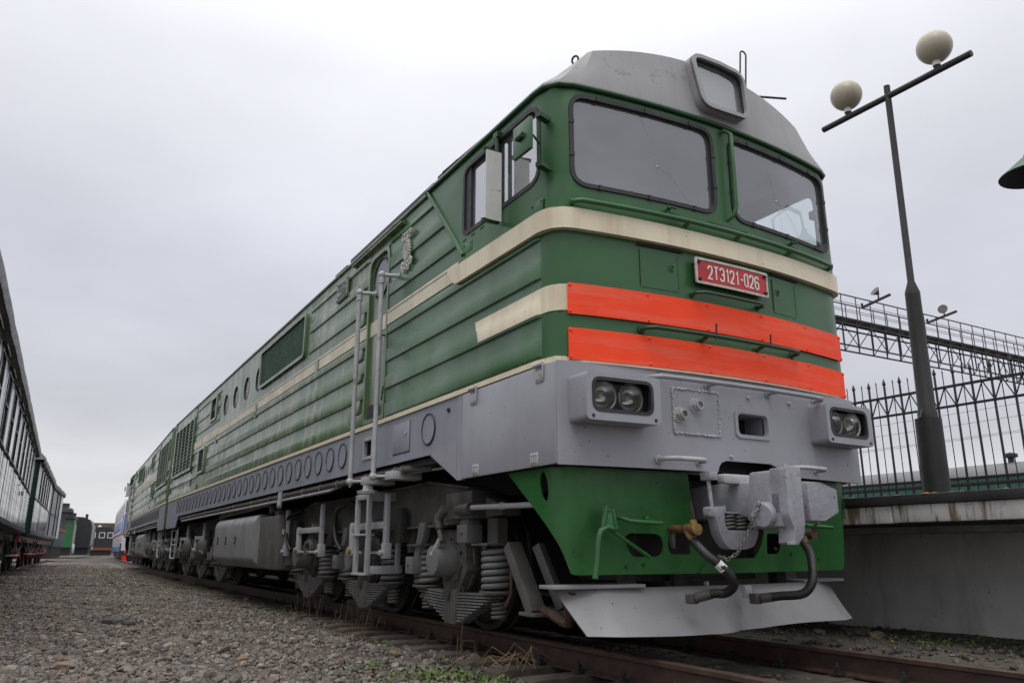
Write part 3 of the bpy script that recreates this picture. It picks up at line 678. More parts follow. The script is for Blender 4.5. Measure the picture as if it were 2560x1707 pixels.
# ---- grey nose panel
sN = -PN.s_of_y(.012)
outer = [(-sN, 1.298), (-.24, 1.298), (-.225, 1.34), (-.20, 1.37), (-.15, 1.388), (.34, 1.388), (.40, 1.37), (.43, 1.33), (.44, 1.298), (sN, 1.292), (sN, 2.03), (-sN, 2.03)]
SOCK = rrect(.00, 1.603, .325, 1.762, .04, 4)
nose = panel(MB(), outer, [SOCK], PN.fn, .0, .03, .14).build('nose_panel', M_grey, loco, smooth=40)
panel(MB(), rrect(-.035, 1.572, .36, 1.793, .05, 4), [inset(SOCK, -.006)], PN.fn, .012, .012, .14).build('socket_frame', M_grey, nose, smooth=40, bevel=0)
MB().box((.0, -.06, 1.60), (.33, .25, 1.605)).box((.0, .2, 1.60), (.33, .25, 1.77)).box((-.01, -.06, 1.60), (0, .25, 1.77)).box((.33, -.06, 1.60), (.34, .25, 1.77)).box((.0, -.06, 1.765), (.33, .25, 1.77)).build('socket_recess', M_greyside, nose)
# welded patch with two hose sockets
wp = panel(MB(), [(-.64, 1.568), (-.20, 1.565), (-.195, 1.905), (-.645, 1.905)], [], PN.fn, .005, .005, .15).build('welded_patch', M_grey, loco, smooth=40)
wd = MB(); R2 = random.Random(3)
for (a, b) in (((-.64, 1.568), (-.20, 1.565)), ((-.20, 1.565), (-.195, 1.905)), ((-.195, 1.905), (-.645, 1.905)), ((-.645, 1.905), (-.64, 1.568))):
    for i in range(32):
        t = (i + R2.random() * .6) / 32; u = a[0] + (b[0] - a[0]) * t + R2.uniform(-.004, .004); v = a[1] + (b[1] - a[1]) * t + R2.uniform(-.004, .004)
        wd.sphere(PN.fn(u, v, .006), R2.uniform(.006, .0125), 6, 4)
wd.build('weld_bead', M_metal, wp)['kind'] = 'stuff'
for u, z in ((-.585, 1.705), (-.43, 1.785)):
    p, q = PN.fn(u, z, .004), PN.fn(u, z, .1); ax = Vector(q) - Vector(p)
    o = MB().lathe([(.062, 0), (.060, .010)], p, ax, 16).lathe([(.046, .010), (.046, .038)], p, ax, 6).build('hose_socket', M_metal, wp, smooth=20)
    mb = MB(); mb.lathe([(.034, .03), (.034, .062), (.026, .062), (.026, .03)], p, ax, 16).build('socket_pipe', M_metal, o)
    MB().lathe([(.026, .034), (.0, .034)], p, ax, 16).build('socket_bore', M_black, o)
b_ = MB()
for u, z in ((.13, 1.90), (.62, 1.90), (-.10, 1.42)): p, q = PN.fn(u, z, 0), PN.fn(u, z, .1); b_.lathe([(.016, 0), (.016, .012), (.009, .022)], p, Vector(q) - Vector(p), 8)
b_.build('plug_bolt', M_metal, nose)
MB().box((-1.56, .0, 1.295), (1.56, .06, 2.0)).build('nose_backing', M_black, loco).location.y = .12
# ---- headlights
def headlight(sg):
    x0, x1 = (-1.52, -.90) if sg < 0 else (.875, 1.50)
    yf = -.265; ob = rrect(x0, 1.583, x1, 1.918, .035, 3); ih = rrect(x0 + .045, 1.642, x1 - .065, 1.883, [.07, .07, .07, .07], 5)
    F = lambda u, v, o: (u, yf - o + (.035 * ((u - x0) / (x1 - x0)) if sg > 0 else .035 * (1 - (u - x0) / (x1 - x0))), v)
    h = panel(MB(), ob, [ih], F, .0, .022, .2)
    n = len(ob)   # box body back to the nose
    h.add([F(u, v, -.02) for u, v in ob] + [(u, .08, v) for u, v in ob], [(i, (i + 1) % n, n + (i + 1) % n, n + i) for i in range(n)])
    H = h.build('headlight', M_grey, loco, smooth=35)
    m = len(ih)
    MB().add([F(u, v, -.01) for u, v in ih] + [F(u, v, -.16) for u, v in ih], [(i, (i + 1) % m, m + (i + 1) % m, m + i) for i in range(m)] + [tuple(range(m, 2 * m))]).build('headlight_recess', M_dark, H, smooth=0)
    panel(MB(), inset(ih, -.002), [inset(ih, .022)], F, .004, .03, .3).build('headlight_seal', M_rubber, H, smooth=30)
    panel(MB(), inset(ih, .01), [], F, -.045, 0, .3).build('headlight_lens', M_lens, H)
    for c in (x0 + .165, x0 + .40):
        MB().lathe([(.100, -.0), (.096, .035), (.076, .075), (.040, .10), (.012, .108)], (c, yf + .065, 1.762), (0, 1, 0), 24, (False, True)).build('reflector', M_mirror, H, smooth=60)
        MB().lathe([(.106, 0), (.106, .012), (.098, .012), (.098, 0)], (c, yf + .058, 1.762), (0, 1, 0), 24, (False, False)).lathe([(.014, 0), (.012, .05)], (c, yf + .10, 1.762), (0, 1, 0), 8).build('lamp_rim', M_worn, H)
    b = MB()
    for u in (x0 + .05, x1 - .05): b.lathe([(.013, 0), (.010, .008)], F(u, 1.612, 0), (0, -1, 0), 8)
    b.build('headlight_bolt', M_dark, H)
headlight(-1); headlight(1)

# ---- grey side: hinged hatch, gusset, long sill
hat = MB().prism(rpoly([(.014, 1.303), (1.452, 1.303), (1.448, 2.018), (.014, 2.02)], .012, 2), 'x', -1.618, -1.598).build('side_hatch', M_grey, loco, bevel=.004)
for y, z0, z1 in ((.22, 1.90, 2.015), (1.25, 1.90, 2.02), (.30, 1.31, 1.40), (1.20, 1.315, 1.40)):
    o = MB().box((-1.6255, y - .075 * .9, z0), (-1.6175, y + .04, z1)).build('hatch_hinge', M_metal, hat, bevel=.003)
    if z0 > 1.8: MB().tube([(-1.632, y - .07, z1 + .012), (-1.632, y + .05, z1 + .012)], .016, 8).tube([(-1.63, y - .072, z1), (-1.63, y - .072, z0 + .02)], .006, 6).build('hinge_pin', M_metal, o)
    b_ = MB()
    for q in (-.045, -.015, .015):
        for z in (z0 + .015, z1 - .02): b_.lathe([(.006, 0), (.004, .005)], (-1.6255, y + q, z), (-1, 0, 0), 6)
    b_.build('rivet', M_dark, o)
SILL = [(1.465, 2.04), (1.465, 1.300), (1.56, 1.300), (2.15, 1.575), (17.96, 1.57), (18.36, 1.29), (YE, 1.29), (YE, 2.04)]
SK2 = rrect(3.67, 1.725, 3.90, 1.895, .012, 2)
sill = panel(MB(), SILL, [SK2], sidefn, .001, .03, .6).build('side_sill', M_greyside, loco, smooth=30)
MB().box((-1.606, 2.1, 1.572), (-1.598, 17.95, 1.60)).build('sill_lip', M_greyside, sill)
MB().box((-1.607, 1.47, 1.30), (-1.597, 1.56, 2.03)).build('sill_post', M_grey, sill)
MB().prism([(1.57, 1.31), (2.13, 1.58), (1.57, 1.64)], 'x', -1.606, -1.598).build('gusset', M_grey, sill)
panel(MB(), rrect(3.63, 1.69, 3.94, 1.93, .012, 2), [inset(SK2, -.002)], sidefn, .012, .012, .3).build('socket_frame', M_metal, sill)
MB().box((-1.57, 3.67, 1.72), (-1.25, 3.9, 1.725)).box((-1.3, 3.67, 1.72), (-1.28, 3.9, 1.9)).box((-1.57, 3.9, 1.72), (-1.28, 3.905, 1.9)).box((-1.57, 3.665, 1.72), (-1.28, 3.67, 1.9)).build('socket_recess', M_dark, sill)
o = MB().prism(rrect(2.62, 1.665, 3.05, 1.965, .02, 3), 'x', -1.6045, -1.599).build('sill_cover', M_greyside, sill, bevel=.002)
MB().box((-1.606, 2.62, 1.655), (-1.60, 3.05, 1.662)).box((-1.606, 2.612, 1.66), (-1.60, 2.618, 1.965)).build('cover_gap', M_dark, o)
MB().torus((-1.606, 2.72, 1.86), (-1, 0, .4), .02, .004, 12, 5).build('ring_pull', M_metal, o)
ring0 = None
for i, y in enumerate([2.17] + [4.655 + .484 * k for k in range(29)]):
    if ring0 is None:
        ring0 = MB().torus((0, 0, 0), (-1, 0, 0), .142, .0095, 26, 6).build('cover_ring', M_rubber, loco); ring0.location = (-1.606, y, 1.815)
        disc0 = MB().lathe([(.140, 0), (.136, .006), (0, .006)], (0, 0, 0), (-1, 0, 0), 26).build('round_cover', M_greyside, loco); disc0.location = (-1.602, y, 1.815); ring0.parent = disc0; ring0.location = (-.004, 0, 0)
    else: copy_tree(disc0, loco).location.y = y
MB().lathe([(.022, 0), (.018, .02)], (-1.60, 1.74, 1.93), (-1, 0, 0), 8).build('plug_bolt', M_dark, sill)

# ---- crew door
dz0, dz1 = 2.09, 4.06
dr = panel(MB(), [(3.35, dz0), (4.01, dz0), (4.01, 4.09), (3.35, 4.09)], [circ(3.665, 3.765, .235, 26)], sidefn, -.028, .03, .4).build('crew_door', M_gside, loco, smooth=30)
fr = MB(); fo = rpoly([(3.352, 2.09), (4.008, 2.09), (4.008, 4.09), (3.352, 4.09)], [0, 0, .16, .16], 6); fi = rpoly([(3.395, 2.13), (3.965, 2.13), (3.965, 4.045), (3.395, 4.045)], [.05, .05, .15, .15], 6)
panel(fr, fo, [fi], sidefn, .010, .05, .5); fr.build('door_frame', M_gside, dr, smooth=30)
wd_ = MB().lathe([(.238, 0), (.0, 0)], (-1.574, 3.665, 3.765), (-1, 0, 0), 28).build('door_window', M_porthole, dr)
MB().torus((-1.574, 3.665, 3.765), (-1, 0, 0), .236, .016, 30, 8).build('window_seal', M_rubber, wd_)
MB().box((-1.578, 3.396, 3.115), (-1.571, 3.965, 3.285)).build('door_stripe', M_creamside, dr)
MB().tube([(-1.575, 3.43, 3.02), (-1.63, 3.43, 3.02), (-1.64, 3.50, 2.99), (-1.62, 3.52, 2.93)], .012, 8).lathe([(.03, 0), (.03, .012)], (-1.572, 3.43, 3.02), (-1, 0, 0), 10).build('door_handle', M_dark, dr)
MB().box((-1.607, 3.55, 2.055), (-1.597, 3.86, 2.285)).build('step_hole', M_black, dr)
MB().tube([(-1.585, 3.45, 2.30), (-1.60, 3.40, 2.36), (-1.60, 3.38, 2.44)], .02, 8).build('door_stay', M_gdark, dr)
MB().prism([(-1.60, 4.155), (-1.655, 4.165), (-1.655, 4.18), (-1.60, 4.215)], 'y', 2.93, 4.55).build('drip_rail', M_gside, loco)
# inspection flaps behind the door
for z in (3.30, 2.88, 2.62, 2.24):
    MB().prism(rrect(4.09, z, 4.30, z + .16, .01, 2), 'x', -1.619, -1.60).build('inspection_flap', M_gside, loco, bevel=.003)
o = MB().lathe([(.10, 0), (.10, .02), (.0, .022)], (-1.60, 4.42, 2.20), (-1, 0, 0), 20).build('round_flap', M_gside, loco)
# tall handrail posts beside the door
for y, zb in ((3.885, 1.45), (3.175, 1.45)):
    p = MB().tube([(-1.755, y, zb), (-1.755, y, 3.60)], .026, 10).build('door_handrail', M_metal, loco, smooth=50)
    MB().sphere((-1.755, y, 3.62), .043, 12, 8).lathe([(.034, 0), (.034, .07)], (-1.755, y, 3.52), (0, 0, 1), 10).tube([(-1.755, y, 3.62), (-1.60, y - .10, 3.60)], .023, 8).lathe([(.038, 0), (.034, .015)], (-1.60, y - .10, 3.60), (-1, .1, 0), 10).build('rail_elbow', M_metal, p, smooth=50); MB().sphere((-1.755, y, zb), .042, 12, 8).tube([(-1.755, y, zb), (-1.755, y, zb - .06)], .012, 6).build('rail_foot', M_metal, p, smooth=50)
    MB().tube([(-1.755, y, zb), (-1.66, y - .1, zb)], .016, 8).box((-1.67, y - .30, zb - .04), (-1.35, y - .10, zb + .04)).build('rail_bracket', M_metal, p, bevel=.004)
MB().lathe([(.11, 0), (.12, .03), (.06, .04), (.05, .1)], (-1.62, 3.68, 1.31), (0, 0, 1), 16).build('vent_cap', M_metal, loco)

# ---- emblem: letters above a wreath, ribbons below (cast alloy, bolted on)
em = thing('emblem', '', '', (0, 0, 0)); 
for k in ('label', 'category'): del em[k]
em.parent = loco; em.location = (-1.62, 2.80, 3.80); em.scale = (.9, .9, .84)
efn = lambda u, v, o: (-o, -u, v)
ew = MB()
for a in range(22):
    t0 = 2 * pi * a / 22
    ew.sphere(efn(.106 * cos(t0), .146 * sin(t0), .008), .013, 7, 5)
ew.add(*(lambda L: ([efn(u, v, .016) for u, v in L] + [efn(u, v, -.01) for u, v in L], [tuple(range(len(L)))] + [(i, (i + 1) % len(L), len(L) + (i + 1) % len(L), len(L) + i) for i in range(len(L))]))([(.10 * cos(2 * pi * k / 20), .138 * sin(2 * pi * k / 20)) for k in range(20)]))
for r0 in (.085, .06, .034): ew.ribbon([(r0 * cos(2 * pi * k / 20), r0 * 1.4 * sin(2 * pi * k / 20)) for k in range(20)], .012, lambda u, v, o: efn(u, v, .014 + o), .009, closed=True)
ew.ribbon([(-.045, -.03), (.0, .05), (.05, .08)], .02, lambda u, v, o: efn(u, v, .016 + o), .01)
ew.build('wreath', M_worn, em, smooth=50)
el = MB(); write(el, 'CCCP', -.135, .165, .095, .069, .092, .019, lambda u, v, o: efn(u, v, .004 + o), .016)
el.ribbon([(-.13, .155), (0, .162), (.13, .155)], .010, lambda u, v, o: efn(u, v, .002 + o), .014); el.build('letters', M_worn, em, smooth=0)
er = MB()
for sg in (-1, 1):
    er.ribbon([(0, -.15), (.06 * sg, -.17), (.12 * sg, -.13), (.15 * sg, -.16), (.13 * sg, -.205), (.06 * sg, -.21)], .03, lambda u, v, o: efn(u, v, .004 + o), .016)
    er.ribbon([(-.02 * sg, -.15), (.08 * sg, -.285)], .018, lambda u, v, o: efn(u, v, .006 + o), .016)
er.ribbon([(-.12, -.245), (.10, -.245)], .024, lambda u, v, o: efn(u, v, .004 + o), .018)
er.build('ribbons', M_worn, em, smooth=0)
MB().box((-.004, -.10, -.12), (.018, -.085, -.105)).box((-.004, .085, .1), (.018, .10, .115)).build('emblem_pin', M_dark, em)
# builder's plate with worn relief lines
bp = MB().box((-1.645, 4.72, 3.845), (-1.618, 5.15, 4.105)).build('builder_plate', M_gside, loco, bevel=.006)
rl = MB(); R2 = random.Random(5)
for z, n in ((4.07, 3), (4.035, 4), (3.99, 3), (3.915, 4), (3.875, 5)):
    y = 5.10
    for i in range(n): L_ = R2.uniform(.04, .09); rl.box((-1.649, y - L_, z - .010), (-1.644, y, z + .008)); y -= L_ + .012
rl.prism(rrect(4.80, 3.935, 4.96, 3.975, .01, 2), 'x', -1.649, -1.644)
rl.build('plate_relief', M_gdark, bp)
b_ = MB()
for y in (4.74, 5.13):
    for z in (3.865, 4.085): b_.lathe([(.010, 0), (.008, .008)], (-1.645, y, z), (-1, 0, 0), 8)
b_.build('plate_bolt', M_dark, bp)

# ---- mesh grille, portholes, louvres
GO = rrect(6.60, 3.44, 9.46, 4.13, [.10, .10, .12, .12], 5)
gr = panel(MB(), inset(GO, .01), [], sidefn, .006, .006, .8).build('mesh_grille', M_gdark, loco)
panel(MB(), GO, [inset(GO, .05)], sidefn, .045, .045, .8).build('grille_frame', M_gside, gr, smooth=30)
wm = MB(); z = 3.49
while z < 4.09: wm.box((-1.614, 6.66, z), (-1.606, 9.40, z + .010)); z += .030
y = 6.66
while y < 9.40: wm.box((-1.617, y, 3.49), (-1.609, y + .010, 4.09)); y += .038
wm.build('wire_mesh', M_gdark, gr)['kind'] = 'stuff'
ph0 = None
for y in (9.82, 10.80, 11.80, 12.80):
    if ph0 is None:
        ph0 = MB().lathe([(.222, 0), (.0, .0)], (0, 0, 0), (-1, 0, 0), 28).build('porthole', M_porthole, loco); ph0.location = (-1.580, y - .16, 3.68)
        MB().grid([[(xx, .216 * cos(2 * pi * k / 30), .216 * sin(2 * pi * k / 30)) for k in range(31)] for xx in (-.018, .004)]).torus((-.018, 0, 0), (1, 0, 0), .218, .008, 30, 5).build('porthole_seal', M_rubber, ph0)
    else: copy_tree(ph0, loco).location.y = y - .16
def louvre(y0, y1, z0, z1, cols, n, name):
    fo = rrect(y0, z0, y1, z1, .02, 2); bk = panel(MB(), fo, [], sidefn, .004, .004, 2).build(name, M_gdark, loco)
    f = MB(); cw = (y1 - y0 - .10) / cols; holes = [[(y0 + .05 + i * cw + .03, z0 + .05), (y0 + .05 + (i + 1) * cw - .03, z0 + .05), (y0 + .05 + (i + 1) * cw - .03, z1 - .05), (y0 + .05 + i * cw + .03, z1 - .05)] for i in range(cols)]
    panel(f, fo, holes, sidefn, .05, .05, .8); f.build('louvre_frame', M_gside, bk, smooth=30)
    b0 = None
    for h in holes:
        for k in range(n):
            z = h[0][1] + (k + .5) * (h[2][1] - h[0][1]) / n; hh = (h[2][1] - h[0][1]) / n; L_ = h[1][0] - h[0][0]
            if b0 is None:
                b0 = MB().prism([(-.004, hh * .42), (-.042, -hh * .42), (-.036, -hh * .5), (0, hh * .3)], 'y', 0, L_).build('louvre_blade', M_gdark, bk, smooth=0); b0.location = (SIDEX, h[0][0], z)
            else: inst(b0, (SIDEX, h[0][0], z), parent=bk)
louvre(16.48, 19.72, 2.64, 3.98, 5, 14, 'louvre_panel')
louvre(13.50, 14.22, 3.50, 4.06, 1, 8, 'louvre_vent'); louvre(14.55, 15.36, 2.43, 3.03, 1, 8, 'louvre_vent')
MB().box((-1.612, 16.42, 2.05), (-1.596, 16.46, 4.25)).box((-1.615, 19.98, 2.05), (-1.58, 20.05, 4.25)).box((-1.606, 16.5, 2.62), (-1.6, 19.75, 2.635)).build('wall_seam', M_gdark, loco)
MB().box((-1.618, 5.9, 3.08), (-1.6, 6.0, 3.26)).box((-1.62, 9.55, 2.98), (-1.6, 9.70, 3.22)).box((-1.62, 13.3, 2.95), (-1.6, 13.45, 3.14)).build('latch_plate', M_gside, loco)

# ---- roofs
def cap_rows():
    S = np.linspace(SB(2.30), -SB(2.30), 61); rows = []
    for k, tt in enumerate((0, .03, .35, .7, .95, 1.0)):
        row = []
        for s in S:
            x, y, _ = PG.fn(s, 0, .045); x1, y1, _ = PG.fn(s, 0, 0.0)
            xt = max(-1.24, min(1.24, x1 * (1.24 / 1.44)))
            q = abs(xt) / 1.24; zt = 4.66 + .165 * (1 - q ** 2.2); yt = y1 + .01
            b = .012 if k == 1 else 0
            t = tt; row.append((x + (xt - x) * t, y + (yt - y) * t, 4.262 + (zt - 4.262) * t + (.022 if k == 1 else 0)))
        rows.append(row)
    return rows
rw = cap_rows(); cr_ = MB().grid(rw); top = rw[-1]
n = len(top); cr_.grid([[top[i], tuple((Vector(top[i]) + Vector(top[n - 1 - i])) / 2 + Vector((0, 0, .004))), top[n - 1 - i]] for i in range(n // 2)])
cab_roof = cr_.build('cab_roof', M_roof, loco, smooth=16)
gt = MB(); S = [SB(2.32) + (-2 * SB(2.32)) * k / 70 for k in range(71)]
gt.tube([PG.fn(s, 4.255, .034) for s in S], .022, 8); gt.build('gutter', M_gdark, cab_roof, smooth=60)
MB().torus((-1.30, .12, 4.62), (1, .3, .2), .032, .009, 16, 6).torus((1.30, .12, 4.60), (1, -.3, .2), .032, .009, 16, 6).build('lifting_eye', M_black, cab_roof)
# searchlight hood
so = rpoly([(-.265, 4.315), (.285, 4.335), (.325, 4.84), (-.325, 4.86)], [.13, .13, .13, .12], 6)
sf = lambda u, v, o: (u, -.255 + (v - 4.3) * .10 - o - .03 * (1 - (u / .33) ** 2), v)
sh = panel(MB(), so, [inset(so, .038)], sf, 0, .03, .3); n = len(so)
sb = [(u, .62, v) for u, v in so]
sh.add([sf(u, v, -.01) for u, v in so] + sb, [(i, (i + 1) % n, n + (i + 1) % n, n + i) for i in range(n)])
spot = sh.build('searchlight', M_roof, loco, smooth=40)
ii = inset(so, .034); m_ = len(ii)
MB().add([sf(u, v, -.02) for u, v in ii] + [sf(u, v, -.09) for u, v in ii], [(i, (i + 1) % m_, m_ + (i + 1) % m_, m_ + i) for i in range(m_)]).build('searchlight_recess', M_roof, spot, smooth=40)
panel(MB(), ii, [], sf, -.055, 0, .2).build('searchlight_glass', M_glass, spot, smooth=40)
panel(MB(), inset(ii, -.002), [inset(ii, .018)], sf, -.035, .02, .3).build('searchlight_seal', M_rubber, spot)
MB().add([(u, .25, v) for u, v in so], [tuple(range(n))]).build('searchlight_back', M_greyside, spot)
# long body roof and roof hatches
br = MB(); pr = [(-1.60, 4.25), (-1.47, 4.40), (-1.24, 4.60), (-.7, 4.72), (0, 4.76), (.7, 4.72), (1.24, 4.60), (1.47, 4.40), (1.60, 4.25)]
br.grid([[(x, y, z) for x, z in pr] for y in (2.2, YE + .03)]); br.add([(x, YE + .03, z) for x, z in pr], [tuple(range(len(pr)))])
body_roof = br.build('body_roof', M_roof, loco, smooth=40)
MB().tube([(-1.61, 2.2, 4.255), (-1.61, YE, 4.255)], .018, 8).tube([(1.61, 2.2, 4.255), (1.61, YE, 4.255)], .018, 8).build('gutter', M_gside, body_roof)
def roofbox(y0, y1, z, x=-1.30, name='roof_hatch', m=M_dark): return MB().prism([(x - .20, 4.36), (x - .20, z), (x + .3, z + .15), (x + .3, 4.45)], 'y', y0, y1).build(name, m, body_roof, bevel=.012)
roofbox(2.45, 5.1, 4.475); roofbox(5.25, 5.75, 4.45); roofbox(6.6, 8.9, 4.42, m=M_roof); roofbox(10.5, 12.75, 4.43, m=M_roof); roofbox(14.2, 16.2, 4.41, m=M_roof); roofbox(17, 19.4, 4.43, m=M_roof)
ra = MB()
for i in range(9): ra.box((-1.5, .42 + i * .075, 4.37), (-1.40, .46 + i * .075, 4.415))
ra.tube([(-1.45, .40, 4.42), (-1.45, 1.1, 4.42)], .018, 6).tube([(-1.5, 1.1, 4.42), (-1.5, 2.2, 4.47)], .02, 6)
ra.box((-1.5, 1.9, 4.40), (-1.3, 2.35, 4.49)); ra.build('roof_grating', M_dark, cab_roof)
MB().tube([(.585, .12, 4.70), (.66, .12, 5.385), (.675, .12, 5.405), (.70, .12, 5.41), (.722, .12, 5.40), (.735, .12, 5.38), (.66, .12, 4.70)], .0085, 6).build('hairpin_aerial', M_black, cab_roof)
MB().tube([(1.28, .50, 5.31), (1.74, .50, 5.43)], .012, 6).tube([(1.32, .50, 5.32), (1.12, .50, 4.70)], .010, 6).build('rod_aerial', M_black, cab_roof)
# fittings on the far cab side seen in outline
MB().bar((1.60, .30, 3.62), (1.80, .22, 3.50), .03, .03).box((1.6, .2, 3.9), (1.68, .26, 3.98)).box((1.6, .2, 3.28), (1.68, .26, 3.36)).build('mirror_arm', M_gdark, loco)

# ---- green front skirt (pilot) with its cut-outs
PS = nose_path(1.42, 1.645, .32, .06, 2.2, 12)
def sfn(u, v, o=0.0):
    t = (1.30 - v) / .74; return PS.fn(u * (1 - .045 * t), v, o - .10 - .045 * t)
def ps(y): return PS.s_of_y(y)
sk = [(ps(.85), 1.30), (ps(.66), 1.10), (-1.47, .60), (-1.36, .565), (1.36, .565), (1.47, .60), (-ps(.66), 1.10), (-ps(.85), 1.30)]
sk = [(ps(.80), 1.30), (-1.56, .63), (-1.51, .575), (-1.46, .565), (-.30, .562), (-.298, .575), (.34, .575), (.342, .562), (1.46, .565), (1.51, .575), (1.56, .63), (-ps(.80), 1.30)]
MID = rpoly([(-.40, 1.29), (-.36, 1.0), (-.34, .78), (-.20, .66), (.30, .66), (.42, .80), (.42, 1.29)], [0, .05, .1, .05, .05, .1, 0], 4)
H1 = rpoly([(-1.03, .80), (-.96, .685), (-.80, .685), (-.66, .69), (-.665, .845), (-1.0, .85)], [.05, .03, .0, .08, .08, .05], 4)
H2 = rpoly([(-.62, .70), (-.395, .70), (-.395, .855), (-.62, .855)], [.06, .02, .02, .07], 4)
H3 = mir(rpoly([(-.62, .70), (-.45, .70), (-.45, .86), (-.62, .86)], [.06, .02, .02, .07], 4))
H4 = [(ps(.30) + .055 * cos(2 * pi * k / 16), 1.17 + .105 * sin(2 * pi * k / 16)) for k in range(16)]
skirt = panel(MB(), sk, [MID, H1, H2, H3, H4], sfn, 0, .012, .11).build('front_skirt', M_gskirt, loco, smooth=45)
panel(MB(), [(-.33, .562), (.36, .560), (.35, .672), (-.22, .664)], [], lambda u, v, o: sfn(u, v, o + .008 + .05 * max(0, .66 - v)), .006, .008, .07).build('skirt_patch', M_gskirt, skirt, smooth=45)
go = circ(1.52, 1.075, .001, 3)
vm = MB()
for i in range(5):
    zz = 1.01 + .03 * i; vm.tube([sfn(1.55, zz, .012), sfn(1.625, zz, .012)], .005, 5)
for i in range(4): uu = 1.555 + .02 * i; vm.tube([sfn(uu, .995, .013), sfn(uu, 1.145, .013)], .004, 5)
vo = [sfn(1.59 + .05 * cos(2 * pi * k / 18), 1.07 + .09 * sin(2 * pi * k / 18), .008) for k in range(18)]
vp = MB().add(vo, [tuple(range(18))]).build('skirt_vent', M_black, skirt); vm.build('vent_mesh', M_gdark, vp)
b_ = MB()
for u, z in ((-1.02, .62), (-.86, .63), (.75, .70), (1.12, .66), (-.36, 1.08), (.55, .74)): p, q = sfn(u, z, 0), sfn(u, z, .1); b_.lathe([(.014, 0), (.012, .010)], p, Vector(q) - Vector(p), 8)
b_.build('skirt_bolt', M_gdark, skirt)
# handles on the skirt
def skirt_bar(u0, u1, z):
    MB().tube([sfn(u0, z + .03, .0), sfn(u0 + .01, z + .025, .05), sfn(u0 + .06, z, .10), sfn(u1 - .04, z - .012, .11), sfn(u1, z - .012, .11)], .016, 8).tube([sfn(u1 - .06, z + .02, 0), sfn(u1 - .06, z - .01, .11)], .013, 8)\
        .sphere(sfn(u0, z + .03, .0), .026, 10, 6).sphere(sfn(u1 - .06, z + .02, .01), .024, 10, 6).build('skirt_handle', M_gskirt, skirt, smooth=60)
skirt_bar(-1.10, -.76, .93); skirt_bar(.78, 1.16, .925)
# step bracket
sb_ = MB(); A = lambda u, z, o: sfn(u, z, o)
sb_.add([A(-1.235, 1.02, .10), A(-1.185, 1.005, .10), A(-1.185, .87, .13), A(-1.285, .88, .13), A(-1.235, 1.02, .085), A(-1.185, 1.005, .085), A(-1.185, .87, .115), A(-1.285, .88, .115)], [(0, 1, 2, 3), (7, 6, 5, 4), (0, 4, 5, 1), (1, 5, 6, 2), (2, 6, 7, 3), (3, 7, 4, 0)])
sb_.bar(A(-1.225, 1.03, .09), A(-1.28, .88, .12), .03, .03).bar(A(-1.18, 1.01, .09), A(-1.18, .865, .13), .02, .03)
step = sb_.build('step_bracket', M_gskirt, skirt, bevel=.003)
MB().tube([A(-1.18, .87, .11), A(-1.25, .885, .12), A(-1.31, .86, .125), A(-1.335, .80, .13), A(-1.36, .66, .135), A(-1.39, .545, .14)], .022, 8).tube([A(-1.20, .86, .10), A(-.85, .685, .06)], .014, 8).build('bracket_leg', M_gskirt, step, smooth=60)
b_ = MB()
for z in (.985, .955, .925, .895): b_.torus(A(-1.215, z, .105), (0, -1, 0), .010, .004, 10, 4)
b_.build('bracket_hole', M_black, step)

# ---- snow plough
pw = MB()
def plow(u, z):    # u across, leaning out at the top edge
    t = (.47 - z) / .31; y = .20 - .25 * t + (.02 if abs(u) < 1.15 else .02 + (abs(u) - 1.15) * .45) - .01; y -= .06 * max(0, 1 - abs(u) / 1.25)
    y += .016 * sin(u * 5 + 1) * sin(t * 3) + .045 * math.exp(-((u - .32 + .35 * t) / .10) ** 2) * t - .03 * math.exp(-((u - .05 + .3 * t) / .12) ** 2) * t + .02 * math.exp(-((u + .55) / .2) ** 2 - ((t - .4) / .3) ** 2); return y
rows = []
for k in range(7):
    t = k / 6; z = .47 - .305 * t; W = 1.44 - .085 * t
    rows.append([(u, plow(u, z), z + .012 * sin(u * 3.1) * t + (.02 * t * max(0, u))) for u in [-W + 2 * W * i / 48 for i in range(49)]])
pw.grid(rows); rows2 = [[(x, y + .012, z) for x, y, z in r] for r in rows]; pw.grid(rows2)
pw.grid([rows[0], rows2[0]]); pw.grid([rows[-1], rows2[-1]])
plough = pw.build('snow_plough', M_plough, loco, smooth=50)
MB().prism([(-1.52, .21), (-.78, .13), (-.78, .32), (-1.52, .40)], 'z', .470, .496).build('plough_lip', M_plough, plough, bevel=.004)
MB().prism([(1.52, .23), (.95, .18), (.95, .4), (1.52, .42)], 'z', .470, .49).lathe([(.02, 0), (.02, .035)], (1.16, .24, .49), (0, 0, 1), 8).build('plough_lip', M_plough, plough, bevel=.003)
MB().box((-.85, .28, .30), (-.75, .38, 1.25)).box((.75, .28, .30), (.85, .38, 1.25)).box((-.36, .3, .4), (-.26, .36, .7)).box((-1.2, .34, .32), (1.2, .42, .42)).build('plough_stay', M_dark, plough)
MB().box((.045, -.03, .385), (.115, .015, .475)).build('dummy_coupling', M_metal, plough, bevel=.006)
MB().box((-.15, .17, .45), (-.13, .2, .5)).build('plough_bolt', M_metal, plough)
MB().box((-.62, .40, .5), (.62, 1.2, 1.28)).build('draft_box', M_black, loco)

